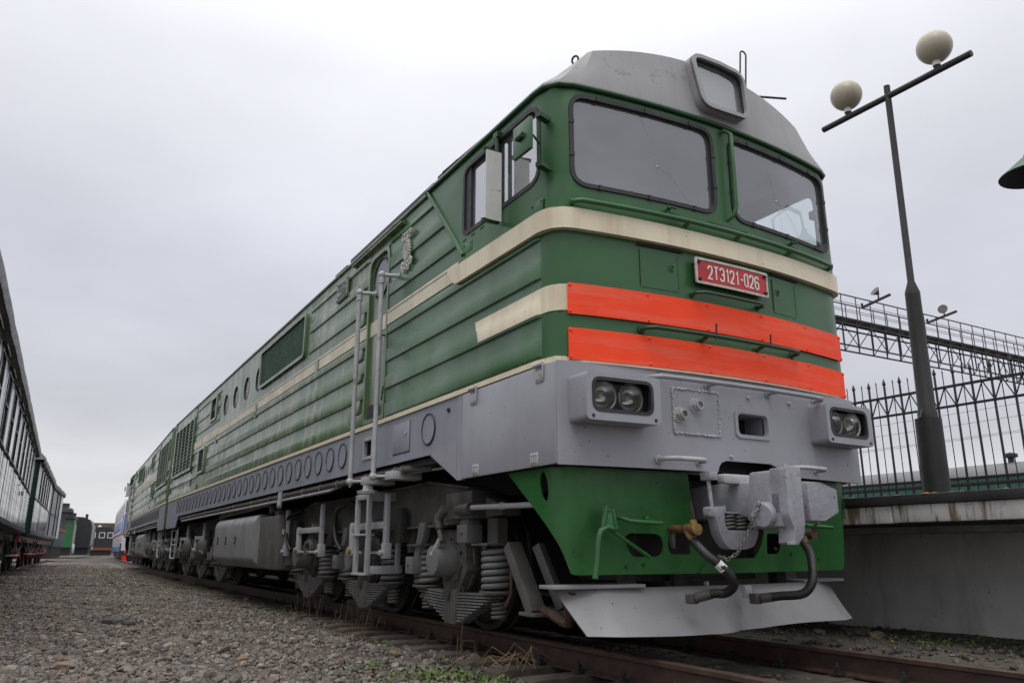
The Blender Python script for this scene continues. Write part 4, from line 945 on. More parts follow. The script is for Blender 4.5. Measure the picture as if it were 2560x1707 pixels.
# ---- automatic coupler
cp = MB()
cp.prism(rpoly([(-.345, .885), (-.30, .875), (-.15, .86), (-.14, 1.262), (-.33, 1.262), (-.345, 1.10)], [.0, .02, 0, .0, .03, .0], 3), 'y', -.50, -.77)
coupler = cp.build('coupler', M_cast, loco, bevel=.018, bseg=2)
MB().prism(rpoly([(-.345, 1.268), (-.195, 1.272), (-.195, .90), (-.215, .82), (-.285, .765), (-.315, .775), (-.30, .865), (-.345, .95)], [.01, .01, .01, .03, .01, .01, .02, .02], 3), 'y', -.835, -.70).build('coupler_tooth', M_cast, coupler, bevel=.008)
MB().prism(rpoly([(-.20, 1.21), (-.02, 1.215), (-.02, .915), (-.20, .88)], .01, 2), 'y', -.52, -.60).build('coupler_throat', M_cast, coupler, bevel=.006)
cw = MB()
a = [(-.06, -.46, 1.215), (.10, -.46, 1.20), (.20, -.46, 1.17), (.20, -.46, .97), (.10, -.46, .925), (-.06, -.46, .90)]
b = [(-.05, -.76, 1.19), (.06, -.80, 1.185), (.235, -.78, 1.145), (.235, -.78, .985), (.06, -.80, .925), (-.05, -.76, .925)]
cw.add(a + b, [(5, 4, 3, 2, 1, 0), (6, 7, 8, 9, 10, 11)] + [(i, (i + 1) % 6, 6 + (i + 1) % 6, 6 + i) for i in range(6)])
cw.build('coupler_claw', M_cast, coupler, bevel=.012)
MB().prism([(-.20, .955), (.14, .955), (.14, 1.215), (-.20, 1.215)], 'y', -.52, .36).prism([(-.28, .92), (-.1, .92), (-.1, 1.13), (-.28, 1.13)], 'y', -.52, -.40).build('coupler_shank', M_cast, coupler, bevel=.03)
MB().prism(rrect(-.345, 1.20, .10, 1.27, .015, 2), 'y', -.28, -.20).build('top_stop', M_metal, coupler, bevel=.01)
MB().bar((-.275, -.80, .772), (-.335, -.82, .775), .05, .02).build('coupler_toe', M_cast, coupler, bevel=.004)
dm = MB().lathe([(.088, 0), (.088, .055), (.075, .075), (.0, .078)], (-.325, -.64, .965), (-1, -.15, -.1), 22).build('release_drum', M_cast, coupler, smooth=40)
MB().tube([(-.40, -.655, 1.035), (-.43, -.66, 1.05), (-.425, -.62, 1.02)], .008, 6).lathe([(.02, 0), (.016, .02)], (-.40, -.60, .97), (-1, 0, 0), 8).build('drum_pin', M_metal, dm)
# carrier yoke with springs
yk = MB(); uo = rpoly([(-.475, .98), (-.455, 1.03), (-.39, 1.03), (-.385, .89), (-.36, .868), (-.12, .868), (-.09, .90), (-.065, .93), (-.06, .84), (-.115, .755), (-.20, .735), (-.36, .735), (-.44, .82)], [.02, .02, .02, .02, .0, .0, .02, .01, .03, .03, .03, .04, .05], 3)
yk.prism(uo, 'y', -.30, -.21).build('carrier_yoke', M_cast, coupler, bevel=.012)
sp = MB()
for xx in (-.315, -.195):
    sp.tube([(xx + .047 * cos(t * .55), -.25 + .047 * sin(t * .55), .872 + .0022 * t) for t in range(52)], .0095, 6)
sp.build('yoke_spring', M_bogie, coupler, smooth=60)
MB().box((-.36, -.28, .985), (-.15, -.2, 1.0)).box((-.39, -.29, .99), (-.36, -.21, 1.04)).build('spring_plate', M_cast, coupler)
MB().tube([(-.455, -.25, 1.00), (-.45, -.22, 1.24)], .016, 8).box((-.48, -.27, 1.22), (-.40, -.17, 1.28)).prism(rrect(-.52, .96, -.44, 1.03, .02, 3), 'y', -.28, -.22).build('pendulum_link', M_cast, coupler, bevel=.004)
MB().prism([(-.56, .80), (-.53, .74), (-.49, 1.29), (-.55, 1.29)], 'y', .08, .12).build('coupler_pocket', M_bogie, coupler)
# chain
ch = [(-.395, -.66, 1.037), (-.443, -.62, .966), (-.408, -.56, .90), (-.401, -.48, .794), (-.393, -.40, .71), (-.403, -.32, .671), (-.37, -.2, .689)]
P = []
for i in range(len(ch) - 1):
    for t in range(12): P.append(Vector(ch[i]).lerp(Vector(ch[i + 1]), t / 12))
P.append(Vector(ch[-1])); lk = MB(); acc = 0; last = P[0]; idx = 0
for p_ in P[1:]:
    acc += (p_ - last).length
    if acc >= .026:
        d = (p_ - last).normalized(); a = Vector((0, 0, 1)).cross(d).normalized(); b2 = d.cross(a); w = a if idx % 2 else b2
        lk.tube([p_ + d * .019 * cos(2 * pi * k / 10) + w * .011 * sin(2 * pi * k / 10) for k in range(10)], .0042, 5, closed=True); acc = 0; idx += 1
    last = p_
chn = lk.build('release_chain', M_dimrust, coupler, smooth=60)
def catmull(P, n=8):
    P = [Vector(p) for p in P]; Q = [P[0]] + P + [P[-1]]; o = []
    for i in range(1, len(Q) - 2):
        for k in range(n):
            t = k / n; a, b, c, d = Q[i - 1], Q[i], Q[i + 1], Q[i + 2]
            o.append(.5 * ((2 * b) + (c - a) * t + (2 * a - 5 * b + 4 * c - d) * t * t + (3 * b - a - 3 * c + d) * t ** 3))
    return o + [Q[-1]]
# ---- brake hoses
hz = MB().tube(catmull([(-.615, -.20, .80), (-.60, -.30, .71), (-.545, -.37, .635), (-.475, -.40, .56), (-.437, -.385, .495), (-.437, -.31, .445), (-.476, -.24, .440), (-.50, -.20, .425)]), .032, 10).build('brake_hose', M_hose, loco, smooth=60)
MB().tube([(-.56, .16, .885), (-.585, .0, .88), (-.62, -.22, .872)], .028, 10).tube([(-.60, -.12, .878), (-.626, -.27, .872)], [.036, .040], 12).tube([(-.615, -.15, .868), (-.612, -.205, .80)], .030, 10).lathe([(.024, 0), (.028, .02), (.022, .04)], (-.625, -.23, .90), (0, 0, 1), 10).build('brake_cock', M_rusty, hz, smooth=50)
MB().tube([(-.622, -.235, .93), (-.655, -.25, 1.02), (-.66, -.25, 1.06)], [.009, .012, .007], 6).build('cock_handle', M_rustpipe, hz)
MB().tube([(-.552, -.365, .645), (-.515, -.385, .603)], .034, 12).build('white_band', M_white, hz)
MB().tube([(-.49, -.22, .436), (-.545, -.12, .405)], .036, 8).box((-.59, -.13, .365), (-.52, -.06, .43)).build('coupling_head', M_greasy, hz, bevel=.008)
hz2 = MB().tube(catmull([(.536, -.20, .784), (.50, -.27, .72), (.423, -.35, .633), (.343, -.40, .505), (.27, -.37, .425), (.175, -.25, .406), (.133, -.2, .397)]), .032, 10).build('brake_hose', M_hose, loco, smooth=60)
MB().tube([(.62, .16, .88), (.60, .0, .87), (.585, -.25, .852)], .028, 10).tube([(.59, -.14, .855), (.58, -.27, .845)], .036, 12).tube([(.585, -.17, .845), (.53, -.22, .77)], .034, 10).tube([(.57, -.26, .87), (.575, -.30, .93), (.58, -.3, .97)], .012, 6).build('brake_cock', M_rustpipe, hz2, smooth=50)
MB().tube([(.15, -.21, .40), (.09, -.13, .385)], .036, 8).box((.03, -.14, .345), (.10, -.07, .42)).build('coupling_head', M_greasy, hz2, bevel=.008)
b_ = MB()
for i in range(6):
    c = Vector((.423, -.35, .633)).lerp(Vector((.343, -.40, .505)), i / 6); b_.sphere(c + Vector((-.022, -.02, .0)), .006, 6, 4)
b_.build('paint_drip', M_white, hz2)
# ---- bogies
AX = [2.42, 4.80, 7.12]
M_bogie2 = mat('bogie_light_grey', (0.165, 0.162, 0.16), 0.5, 0.2, 4, streak=0.3, scol=(0.12, 0.11, 0.095), rust=0.03, bump=0.12, bscale=18, speck=0.6)
def make_bogie(axles, front):
    y0, y1 = axles[0], axles[-1]
    fx0, fx1 = -1.22, -1.02
    prof = [(y0 - .95, 1.10), (y0 - .42, 1.27), (y0 + .48, 1.385), (y0 + 1.0, 1.37), (y1 - 1.0, 1.35), (y1 - .3, 1.37), (y1 + .6, 1.25), (y1 + .9, 1.10), (y1 + .85, 1.0), (y1 - .35, .97), (y0 + 2.0, .95), (y0 + .3, .965), (y0 - .3, .99), (y0 - .95, 1.02)]
    fr = MB().prism(prof, 'x', fx0, fx1)
    fr.prism([(a, b + (.02 if b > 1.1 else -.02)) for a, b in prof], 'x', fx0 - .015, fx0 + .02)
    mb = MB().prism(prof, 'x', fx0, fx1).prism(prof, 'x', 1.02, 1.22)
    for a, b in zip(prof[1:6], prof[2:7]): mb.bar((-1.17, a[0], a[1] + .008), (-1.17, b[0], b[1] + .008), .20, .022, (0, 0, 1))
    for a, b in zip(prof[9:12], prof[10:13]): mb.bar((-1.16, a[0], a[1] - .008), (-1.16, b[0], b[1] - .008), .22, .022, (0, 0, 1))
    for yy in axles: mb.box((-1.2, yy + .62, .80), (-1.06, yy + .80, .98)).prism([(yy + 1.0, .97), (yy + 1.15, .97), (yy + 1.12, .70), (yy + 1.05, .70)], 'x', -1.2, -1.06).prism([(yy + .95, .98), (yy + 1.5, .98), (yy + 1.2, .74)], 'x', -1.14, -1.10)
    bg = mb.build('bogie', M_bogie, loco, bevel=.006)
    MB().box((-.95, y0 - .5, .35), (.95, y1 + .5, 1.15)).build('bogie_light_block', M_black, bg)  # added black mass, stops light coming through from the far side
    for yy in axles:
        wh = MB(); wh.lathe([(.12, -.16), (.12, -.05), (.60, -.04), (.648, -.035), (.650, -.005), (.628, .01), (.622, .10), (.57, .105), (.54, .06), (.2, .05), (.16, .12), (.0, .12)], (-.74, yy, .625), (-1, 0, 0), 40)
        wh.build('wheel', M_dark, bg, smooth=40)
        inst(bg.children[-1], parent=bg); bg.children[-1].scale = (-1, 1, 1)
        for ys in (-.76, .68):
            s = MB(); n = 7
            s.tube([(-1.15 + .118 * cos(t), yy + ys + .118 * sin(t), .40 + .36 * t / (2 * pi * 6.4)) for t in [2 * pi * 6.4 * k / 110 for k in range(111)]], .026, 7)
            s.build('coil_spring', M_bogie2, bg, smooth=60)
            MB().lathe([(.155, 0), (.155, .02)], (-1.15, yy + ys, .375), (0, 0, 1), 18).build('spring_seat', M_bogie, bg); MB().lathe([(.155, 0), (.155, .025)], (-1.15, yy + ys, .765), (0, 0, 1), 18).box((-1.20, yy + ys - .09, .79), (-1.10, yy + ys + .09, 1.0)).box((-1.33, yy + ys - .15, .768), (-1.0, yy + ys + .15, .786)).build('spring_seat', M_bogie, bg)
            MB().tube([(-1.13 + .06 * cos(t), yy + ys + .06 * sin(t), .16 + .14 * t / (2 * pi * 4)) for t in [2 * pi * 4 * k / 44 for k in range(45)]], .014, 6).build('small_spring', M_bogie, bg, smooth=60)
        lf = MB(); N = 10
        for k in range(N):
            hw = .84 - .072 * k; z = .352 - .0262 * k; sag = .02 * (1 - k / N)
            pts = [(yy - hw, z + sag), (yy, z - .004), (yy + hw, z + sag)]
            xo = -1.21 - (.006 if k % 2 else 0); lf.grid([[(xo, a, b) for a, b in pts], [(xo, a, b - .0165) for a, b in pts]]); lf.grid([[(xo, a, b) for a, b in pts], [(-1.09, a, b) for a, b in pts]]); lf.grid([[(xo, a, b - .0165) for a, b in pts], [(-1.09, a, b - .0165) for a, b in pts]])
            for e in (0, -1): a, b = pts[e]; lf.add([(xo, a, b), (-1.09, a, b), (-1.09, a, b - .0165), (xo, a, b - .0165)], [(0, 1, 2, 3)])
        lf.build('leaf_spring', M_bogie2, bg, smooth=20)
        MB().box((-1.232, yy - .115, .075), (-1.07, yy + .115, .38)).build('spring_buckle', M_bogie, bg, bevel=.006)
        ab = MB().lathe([(.30, -.05), (.30, .0), (.245, .03), (.235, .07), (.20, .075), (.195, .10)], (-1.12, yy + .02, .625), (-1, 0, 0), 28)
        ab.prism([(yy - .22, .92), (yy + .24, .92), (yy + .30, .55), (yy + .12, .34), (yy - .10, .34), (yy - .28, .55)], 'x', -1.20, -.95)
        ab.prism([(yy + .10, .45), (yy - .05, .45), (yy, .28), (yy + .06, .28)], 'x', -1.26, -1.1)
        A = ab.build('axle_box', M_greasy, bg, bevel=.008)
        MB().lathe([(.150, 0), (.145, .15), (.132, .20), (.118, .205), (.0, .205)], (-1.215, yy + .02, .635), (-1, 0, 0), 30).build('axle_cap', M_bogie2, bg)
        b_ = MB()
        for k in range(10): t = 2 * pi * k / 10 + .2; b_.lathe([(.018, 0), (.018, .022)], (-1.205, yy + .02 + .205 * cos(t), .625 + .205 * sin(t)), (-1, 0, 0), 6)
        b_.build('cap_bolt', M_greasy, bg)
        MB().box((-1.37, yy + .60, .50), (-1.20, yy + .76, .665)).prism([(yy + .62, .66), (yy + .74, .66), (yy + .62, 1.0), (yy + .46, 1.0)], 'x', -1.29, -1.215).build('guide_block', M_bogie2, bg, bevel=.006)
        MB().box((-1.35, yy - .56, .79), (-1.19, yy - .36, .95)).prism([(yy - .54, .945), (yy - .38, .945), (yy - .42, 1.08), (yy - .52, 1.08)], 'x', -1.33, -1.2).build('guide_block', M_bogie2, bg, bevel=.006)
        b_ = MB().box((-1.376, yy + .665, .575), (-1.369, yy + .70, .585)).box((-1.356, yy - .48, .865), (-1.349, yy - .44, .875)); b_.build('block_slot', M_black, bg)
        # brake rigging behind each axle but the leading one
    for yy in axles[1:] + [axles[-1] + 1.75]:
        dy = yy - .62; q = -1.40
        br = MB().lathe([(.13, -.35), (.135, 0), (.11, .02), (.10, .06), (.11, .065), (.10, .10), (.06, .10), (.055, .03), (0, .03)], (q + .06, dy + .02, .76), (-1, -.25, 0), 20).build('brake_cylinder', M_bogie, bg)
        MB().prism(rpoly([(dy - .58, .66), (dy - .49, .66), (dy - .50, 1.32), (dy - .57, 1.32)], .03, 3), 'x', q - .03, q + .02).prism(rpoly([(dy + .46, .66), (dy + .60, .66), (dy + .60, 1.04), (dy + .48, 1.04)], .04, 3), 'x', q - .03, q + .02).bar((q, dy - .5, .99), (q, dy + .52, .985), .07, .075).bar((q - .01, dy - .52, .70), (q - .01, dy + .52, .70), .03, .03).build('brake_lever', M_metal, bg, bevel=.006)
        MB().lathe([(.045, 0), (.04, .04)], (q - .03, dy + .53, .72), (-1, 0, 0), 10).build('lever_pin', M_yellow if front else M_metal, bg); MB().box((q - .045, dy - .59, .64), (q + .04, dy - .50, .80)).lathe([(.03, 0), (.03, .05)], (q - .03, dy - .54, .70), (-1, 0, 0), 8).build('lever_fork', M_metal, bg, bevel=.004)
        MB().tube(catmull([(q + .1, dy + .85, 1.30), (q, dy + 1.15, 1.22), (q - .02, dy + 1.22, 1.05), (q - .02, dy + 1.12, .85), (q, dy + .95, .72)]), .026, 8).build('air_hose', M_hose, bg, smooth=60)
        MB().box((-1.35, dy - .78, .80), (-1.27, dy - .62, 1.16)).build('chain_guard', M_dark, bg, bevel=.005)
    return bg
bogA = make_bogie(AX, True)
bogB = make_bogie([20.9 - a for a in reversed(AX)], False)
# sanding gear, lifeguard brace and pipes ahead of the first axle
MB().box((-1.36, 1.75, 1.0), (-1.10, 2.28, 1.24)).lathe([(.05, 0), (.055, .25)], (-1.38, 1.98, 1.08), (0, -1, 0), 12).tube([(-1.38, 2.25, 1.1), (-1.38, 2.38, 1.02), (-1.38, 2.36, .92)], .045, 10).tube([(-1.38, 2.36, .92), (-1.38, 2.30, .80)], .03, 8).build('sand_ejector', M_greasy, loco, bevel=.01)
MB().tube([(-1.40, 1.66, 1.085), (-1.40, .55, 1.06)], .024, 10).lathe([(.032, 0), (.032, .03)], (-1.40, 1.15, 1.074), (0, -1, 0), 10).build('sand_pipe', M_metal, loco, smooth=50)
MB().tube([(-1.39, 2.31, .83), (-1.40, 2.44, .70)], .026, 8).lathe([(.034, 0), (.034, .02)], (-1.40, 2.44, .70), (0, .7, -.7), 10).build('sand_nozzle', M_metal, loco)
MB().bar((-1.17, 1.37, .77), (-1.17, .99, .25), .13, .10, (0, 1, 0)).bar((-1.02, 1.2, .77), (-.95, .95, .28), .08, .08).box((-1.26, .88, .235), (-1.08, 1.12, .262)).build('lifeguard', M_bogie, loco, bevel=.005)
MB().tube(catmull([(-1.1, 1.25, .30), (-1.15, .9, .28), (-1.22, .5, .22), (-1.3, .35, .33), (-1.32, .28, .45)]), .035, 8).tube([(-1.15, 1.42, .62), (-1.16, 1.40, .38), (-1.18, 1.46, .28)], .016, 6).build('drain_hose', M_rustpipe, loco)
# pipes under the sill
pp = MB().tube([(-1.46, 2.35, 1.49), (-1.55, 2.75, 1.505), (-1.55, 17.8, 1.495)], .036, 10).build('sill_pipe', M_bogie, loco, smooth=50)
MB().tube([(-1.50, 4.9, 1.50), (-1.56, 5.2, 1.44), (-1.56, 17.5, 1.43)], .02, 8).tube([(-1.45, 2.0, 1.46), (-1.50, 3.0, 1.475), (-1.50, 4.2, 1.455)], .012, 6).build('thin_pipe', M_metal, pp, smooth=50)
b_ = MB()
for y in (2.85, 3.05, 3.9, 4.9, 5.6, 6.4, 7.3, 8.3, 9.5, 11, 12.5, 14, 15.5): b_.torus((-1.55, y, 1.50), (0, 1, 0), .042, .009, 14, 5)
b_.build('pipe_clip', M_yellow, pp)
MB().prism([(7.42, 1.60), (7.62, 1.60), (7.66, 1.33), (7.48, 1.33)], 'x', -1.60, -1.575).box((-1.615, 7.48, 1.35), (-1.60, 7.60, 1.42)).build('sill_bracket', M_metal, loco, bevel=.004)
# access ladder
ld = MB()
for y in (4.25, 3.88): ld.bar((-1.52, y, .47), (-1.52, y, 1.33), .055, .05, (1, 0, 0))
ld.bar((-1.17, 3.88, .50), (-1.17, 3.88, 1.3), .05, .05, (1, 0, 0)); ld.bar((-1.17, 4.25, .50), (-1.17, 4.25, 1.3), .05, .05, (1, 0, 0))
ld.bar((-1.52, 3.88, 1.30), (-1.17, 3.88, 1.30), .04, .10, (0, 0, 1)).bar((-1.52, 3.88, .52), (-1.12, 3.88, .52), .04, .085, (0, 0, 1)).bar((-1.52, 4.25, 1.30), (-1.52, 3.88, 1.30), .05, .06)
lad = ld.build('ladder', M_metal, loco, bevel=.004)
r0 = MB().box((-1.57, 3.88, -.012), (-1.45, 4.25, .012)).build('ladder_rung', M_metal, lad, bevel=.003); r0.location.z = .475; inst(r0, (0, 0, .89), parent=lad)
MB().lathe([(.05, 0), (.045, .02)], (-1.5, 4.18, 1.335), (0, 0, 1), 10).lathe([(.05, 0), (.045, .02)], (-1.5, 3.92, 1.335), (0, 0, 1), 10).build('ladder_bolt', M_metal, lad)
# fuel tank
tk = MB().prism(rpoly([(-1.58, .56), (-1.585, 1.20), (-1.50, 1.30), (-.2, 1.30), (-.2, .40), (-1.40, .42)], [.06, .08, .05, 0, 0, .06], 4), 'y', 9.12, 10.92)
tk.prism(rpoly([(-1.58, .56), (-1.585, 1.20), (-1.50, 1.30), (-.2, 1.30), (-.2, .40), (-1.40, .42)], [.06, .08, .05, 0, 0, .06], 4), 'y', 11.0, 12.62)
tank = tk.build('fuel_tank', M_tank, loco, bevel=.03, bseg=3)
MB().prism([(-1.50, .43), (-1.50, 1.25), (-.3, 1.28), (-.3, .38)], 'y', 7.9, 9.1).build('tank_end', M_bogie, tank, bevel=.04)
b_ = MB()
for y in (10.55, 11.4, 12.2): b_.torus((-1.585, y, .93), (-1, 0, 0), .035, .012, 14, 6).torus((-1.59, y, .86), (-1, 0, .3), .03, .010, 14, 6)
b_.build('tank_ring', M_dark, tank)
MB().tube(catmull([(-1.45, 12.8, 1.37), (-1.47, 12.2, 1.40), (-1.47, 10.2, 1.43), (-1.47, 9.0, 1.46), (-1.45, 8.6, 1.43), (-1.45, 8.5, 1.3)]), .055, 10).build('tank_pipe', M_bogie, tank, smooth=60)
MB().tube([(-1.4, 8.25, 1.5), (-1.4, 8.2, 1.15), (-1.38, 8.15, .95)], .05, 8).box((-1.46, 8.1, 1.2), (-1.3, 8.3, 1.32)).build('tank_valve', M_bogie, tank)
# air reservoirs between tank and second bogie
rs0 = MB().sphere((0, 0, 0), .25, 20, 12).build('air_reservoir', M_bogie, loco, smooth=60); rs0.scale = (.8, .8, 1); rs0.location = (-1.33, 13.1, .78)
inst(rs0, (-1.33, 15.05, .78), scale=(.8, .8, 1), parent=loco); inst(rs0, (-1.33, 17.2, .78), scale=(.8, .8, 1), parent=loco)
MB().prism([(12.7, 1.05), (12.95, 1.05), (12.95, 1.42), (12.7, 1.35)], 'x', -1.42, -1.35).build('sill_bracket', M_metal, loco)
# wire ladder at the rear end
wl = MB().tube([(-1.53, 18.25, 1.24), (-1.53, 18.25, .56), (-1.53, 18.35, .50), (-1.53, 19.15, .50), (-1.53, 19.25, .56), (-1.53, 19.25, 1.24)], .018, 8).tube([(-1.53, 18.25, .85), (-1.53, 19.25, .85)], .014, 6).tube([(-1.53, 18.25, 1.22), (-1.53, 19.25, 1.22)], .014, 6).tube([(-1.53, 18.55, .5), (-1.53, 18.55, 1.24)], .012, 6).build('rear_ladder', M_metal, loco, smooth=60)
MB().box((-.35, YE, .9), (.35, YE + .4, 1.3)).box((-.9, YE + .02, 1.4), (.9, YE + .22, 4.1)).build('gangway', M_rubber, loco)

# ---- the second section: the same machine turned round, its nose away from us
sec2 = copy_tree(loco, skip=('emblem',))
sec2['label'] = 'second section of the green locomotive, coupled behind the front one'
a2 = radians(-1.66); sec2.scale = (1, -1, 1)
sec2.rotation_euler.z = a2
tail = Vector((0.0, 20.62, 0)); sec2.location = tail + Matrix.Rotation(a2, 3, 'Z') @ Vector((0, YE + .15, 0))
# ================================================================== LEFT-HAND TRAIN
def strip(p): return (p[0] - 1e-9, p[1])
def coach(root, L, nwin, w0, pitch, body, endm, boards=True, ze=3.86, zt=4.42, W=2.9, winw=.78):
    MB().box((-W, 0, 1.25), (-.03, .05, ze)).build('end_wall', endm, root); MB().box((-W, L - .05, 1.25), (-.03, L, ze)).build('end_wall', endm, root)
    # side wall with real window openings
    holes = [[(w0 + i * pitch, 2.48), (w0 + i * pitch + winw, 2.48), (w0 + i * pitch + winw, 3.62), (w0 + i * pitch, 3.62)] for i in range(nwin)]
    F = lambda u, v, o: (o - .022, u, v)
    panel(MB(), [(0, 1.25), (L, 1.25), (L, ze), (0, ze)], holes, F, 0, .05, 2.0).build('side_wall', body, root, smooth=0)
    MB().box((-W, 0, 1.25), (-W + .04, L, ze)).build('side_wall', endm, root)
    MB().box((-W + .1, .1, 1.2), (-.1, L - .1, 1.3)).build('floor', M_black, root)
    if boards:
        bw = .232; n = int(L / bw)
        lo0 = MB().box((0, 0, 0), (.022, bw - .014, 1.06)).build('board', body, root); first = True
        hi0 = MB().box((0, 0, 0), (.022, bw - .014, .17)).build('board', body, root); md0 = MB().box((0, 0, 0), (.022, bw - .014, 1.16)).build('board', body, root)
        fl = fh = fm = True
        for i in range(n):
            y = i * bw + .007; inwin = any(h[0][0] - .16 < y < h[1][0] - .05 for h in holes)
            dx = random.uniform(-.004, .004)
            if fl: lo0.location = (-.022, y, 1.36); fl = False
            else: inst(lo0, (-.022 + dx, y, 1.36), (0, 0, random.uniform(-.012, .012)), parent=root)
            if fh: hi0.location = (-.022, y, 3.66); fh = False
            else: inst(hi0, (-.022 + dx, y, 3.66), parent=root)
            if not inwin:
                if fm: md0.location = (-.022, y, 2.47); fm = False
                else: inst(md0, (-.022 + dx, y, 2.47), (0, 0, random.uniform(-.012, .012)), parent=root)
    MB().box((-.02, 0, 2.425), (.022, L, 2.462)).build('belt_rail', M_trim, root); MB().box((-.02, 0, 1.26), (.012, L, 1.35)).build('sill_rail', M_trim, root)
    f0 = None
    for i, h in enumerate(holes):
        y = h[0][0]
        if f0 is None:
            m = MB(); panel(m, [(-.045, -.045), (winw + .045, -.045), (winw + .045, 1.185), (-.045, 1.185)], [[(.03, .03), (winw - .03, .03), (winw - .03, 1.11), (.03, 1.11)]], lambda u, v, o: (o, u, v), .008, .04, 2)
            f0 = m.box((-.01, .03, .60), (.012, winw - .03, .64)).build('window', M_trim, root, smooth=0); f0.location = (0, y, 2.48)
            MB().add([(-.02, .02, .02), (-.02, winw - .02, .02), (-.02, winw - .02, 1.12), (-.02, .02, 1.12)], [(0, 1, 2, 3)]).build('pane', M_winglass, f0)
            MB().prism([(.0, 1.17), (.05, 1.165), (.055, 1.185), (.0, 1.22)], 'y', -.07, winw + .07).build('window_hood', M_trim, f0); MB().box((.0, -.04, -.06), (.04, winw + .04, -.03)).build('window_sill', M_trim, f0)
        else: copy_tree(f0, root).location.y = y
    R = MB(); pr = [(.12, ze - .02), (.09, ze + .10), (-.10, ze + .30), (-.6, zt - .10), (-W / 2, zt), (-W + .6, zt - .10), (-W - .09, ze + .10), (-W - .12, ze - .02)]
    S = [0 + L * k / 40 for k in range(41)]
    R.grid([[(x, y, z + (.012 * sin(y * 3.1 + j)) * (j > 0)) for j, (x, z) in enumerate(pr)] for y in [-.2] + S + [L + .2]])
    R.add([(x, -.2, z) for x, z in pr], [tuple(range(len(pr)))]); R.add([(x, L + .2, z) for x, z in pr], [tuple(range(len(pr)))])
    rf = R.build('roof', M_coachroof, root, smooth=30)
    E_ = MB(); E_.grid([[(x, y, z + .02 * sin(y * 2.7) * sin(y * .9)) for x, z in ((-.02, ze - .13), (.10, ze - .10), (.135, ze + .02), (.105, ze + .12))] for y in [-.2 + (L + .4) * k / 90 for k in range(91)]])
    E_.build('roof_eave', M_trim, rf)
def undercarriage(root, L, m, ys, frame=M_dark, boards=True):
    MB().box((-2.3, .6, .32), (-1.1, L - .6, 1.22)).build('underfloor_light_block', M_black, root)  # added dark block, closes off the bright sky gap below the floor
    MB().box((-.42, .1, .98), (-.30, L - .1, 1.24)).box((-2.6, .1, .98), (-2.48, L - .1, 1.24)).build('sole_bar', m, root)
    if boards:
        for y in ys:
            o = MB().box((-.18, y - 1.0, .55), (.06, y + 1.0, .58)).build('footboard', M_wood, root); MB().bar((-.1, y - .8, .57), (-.3, y - .8, 1.1), .03, .04).build('bracket', M_dark, o); MB().bar((-.1, y + .8, .57), (-.3, y + .8, 1.1), .03, .04).build('bracket', M_dark, o)
    for y in ys:
        b = MB().prism([(y - 1.5, .62), (y - 1.3, .80), (y + 1.3, .80), (y + 1.5, .62), (y + 1.2, .50), (y - 1.2, .50)], 'x', -.60, -.50).build('truck', frame, root)
        for d in (-.9, .9):
            MB().lathe([(.1, -.1), (.50, -.1), (.53, -.09), (.53, -.06), (.50, .04), (.44, .05), (.42, -.02), (.12, -.02), (.12, .1), (0, .1)], (-.68, y + d, .50), (1, 0, 0), 24).build('wheel', M_dark, b, smooth=40)
            MB().box((-.52, y + d - .13, .40), (-.38, y + d + .13, .64)).build('axle_box', m, b, bevel=.02)
        MB().bar((-.44, y - 1.4, .98), (-.44, y - .5, .52), .05, .06).bar((-.44, y + 1.4, .98), (-.44, y + .5, .52), .05, .06).build('truss_rod', M_metal, b)
H1_, H2_, H3_ = radians(-1.03), radians(-2.41), radians(-4.2)
c1 = thing('passenger_coach', 'longest and nearest of the dark green wooden coaches, with tall hooded windows', 'railway coach', (-5.54, 3.54, 0), H1_, 'wooden coaches at the left')
coach(c1, 22.85, 11, 1.7, 1.85, M_coach, M_coachend); undercarriage(c1, 22.85, M_dark, (3.2, 19.0))
MB().tube([(.03, 16.4, 2.36), (.10, 16.4, 2.36), (.10, 16.6, 2.36)], .015, 6).box((.02, 16.45, 2.1), (.05, 16.6, 2.2)).build('door_handle', M_dark, c1)
c2 = thing('passenger_coach', 'shorter green wooden coach with a plain dark end wall, coupled behind the near one', 'railway coach', (-4.99, 27.85, 0), H2_, 'wooden coaches at the left')
coach(c2, 11.3, 5, 1.6, 1.75, M_coach, M_coachend, ze=3.8, zt=4.3); undercarriage(c2, 11.3, M_redframe, (2.3, 9.2), M_dark)
c3 = thing('goods_wagon', 'pale grey box wagon beyond the two green wooden coaches', 'railway wagon', (-4.50, 40.2, 0), H3_)
coach(c3, 8.5, 0, 0, 1, M_wagon, M_coachend, boards=False, ze=3.75, zt=4.15); undercarriage(c3, 8.5, M_redframe, (1.9, 6.7), M_redframe, boards=False)
for yb_ in (1.0, 4.4, 6.6): MB().box((-.02, yb_, 1.4), (.025, yb_ + .06, 3.7)).build('wall_batten', M_trim, c3)
MB().box((-.03, 6.7, 1.3), (.03, 8.4, 3.72)).build('van_door', M_twhite, c3)
make_track(-6.25, 38, 62, radians(-3.2), 'track curving right under the grey box wagon', sleepers=False)
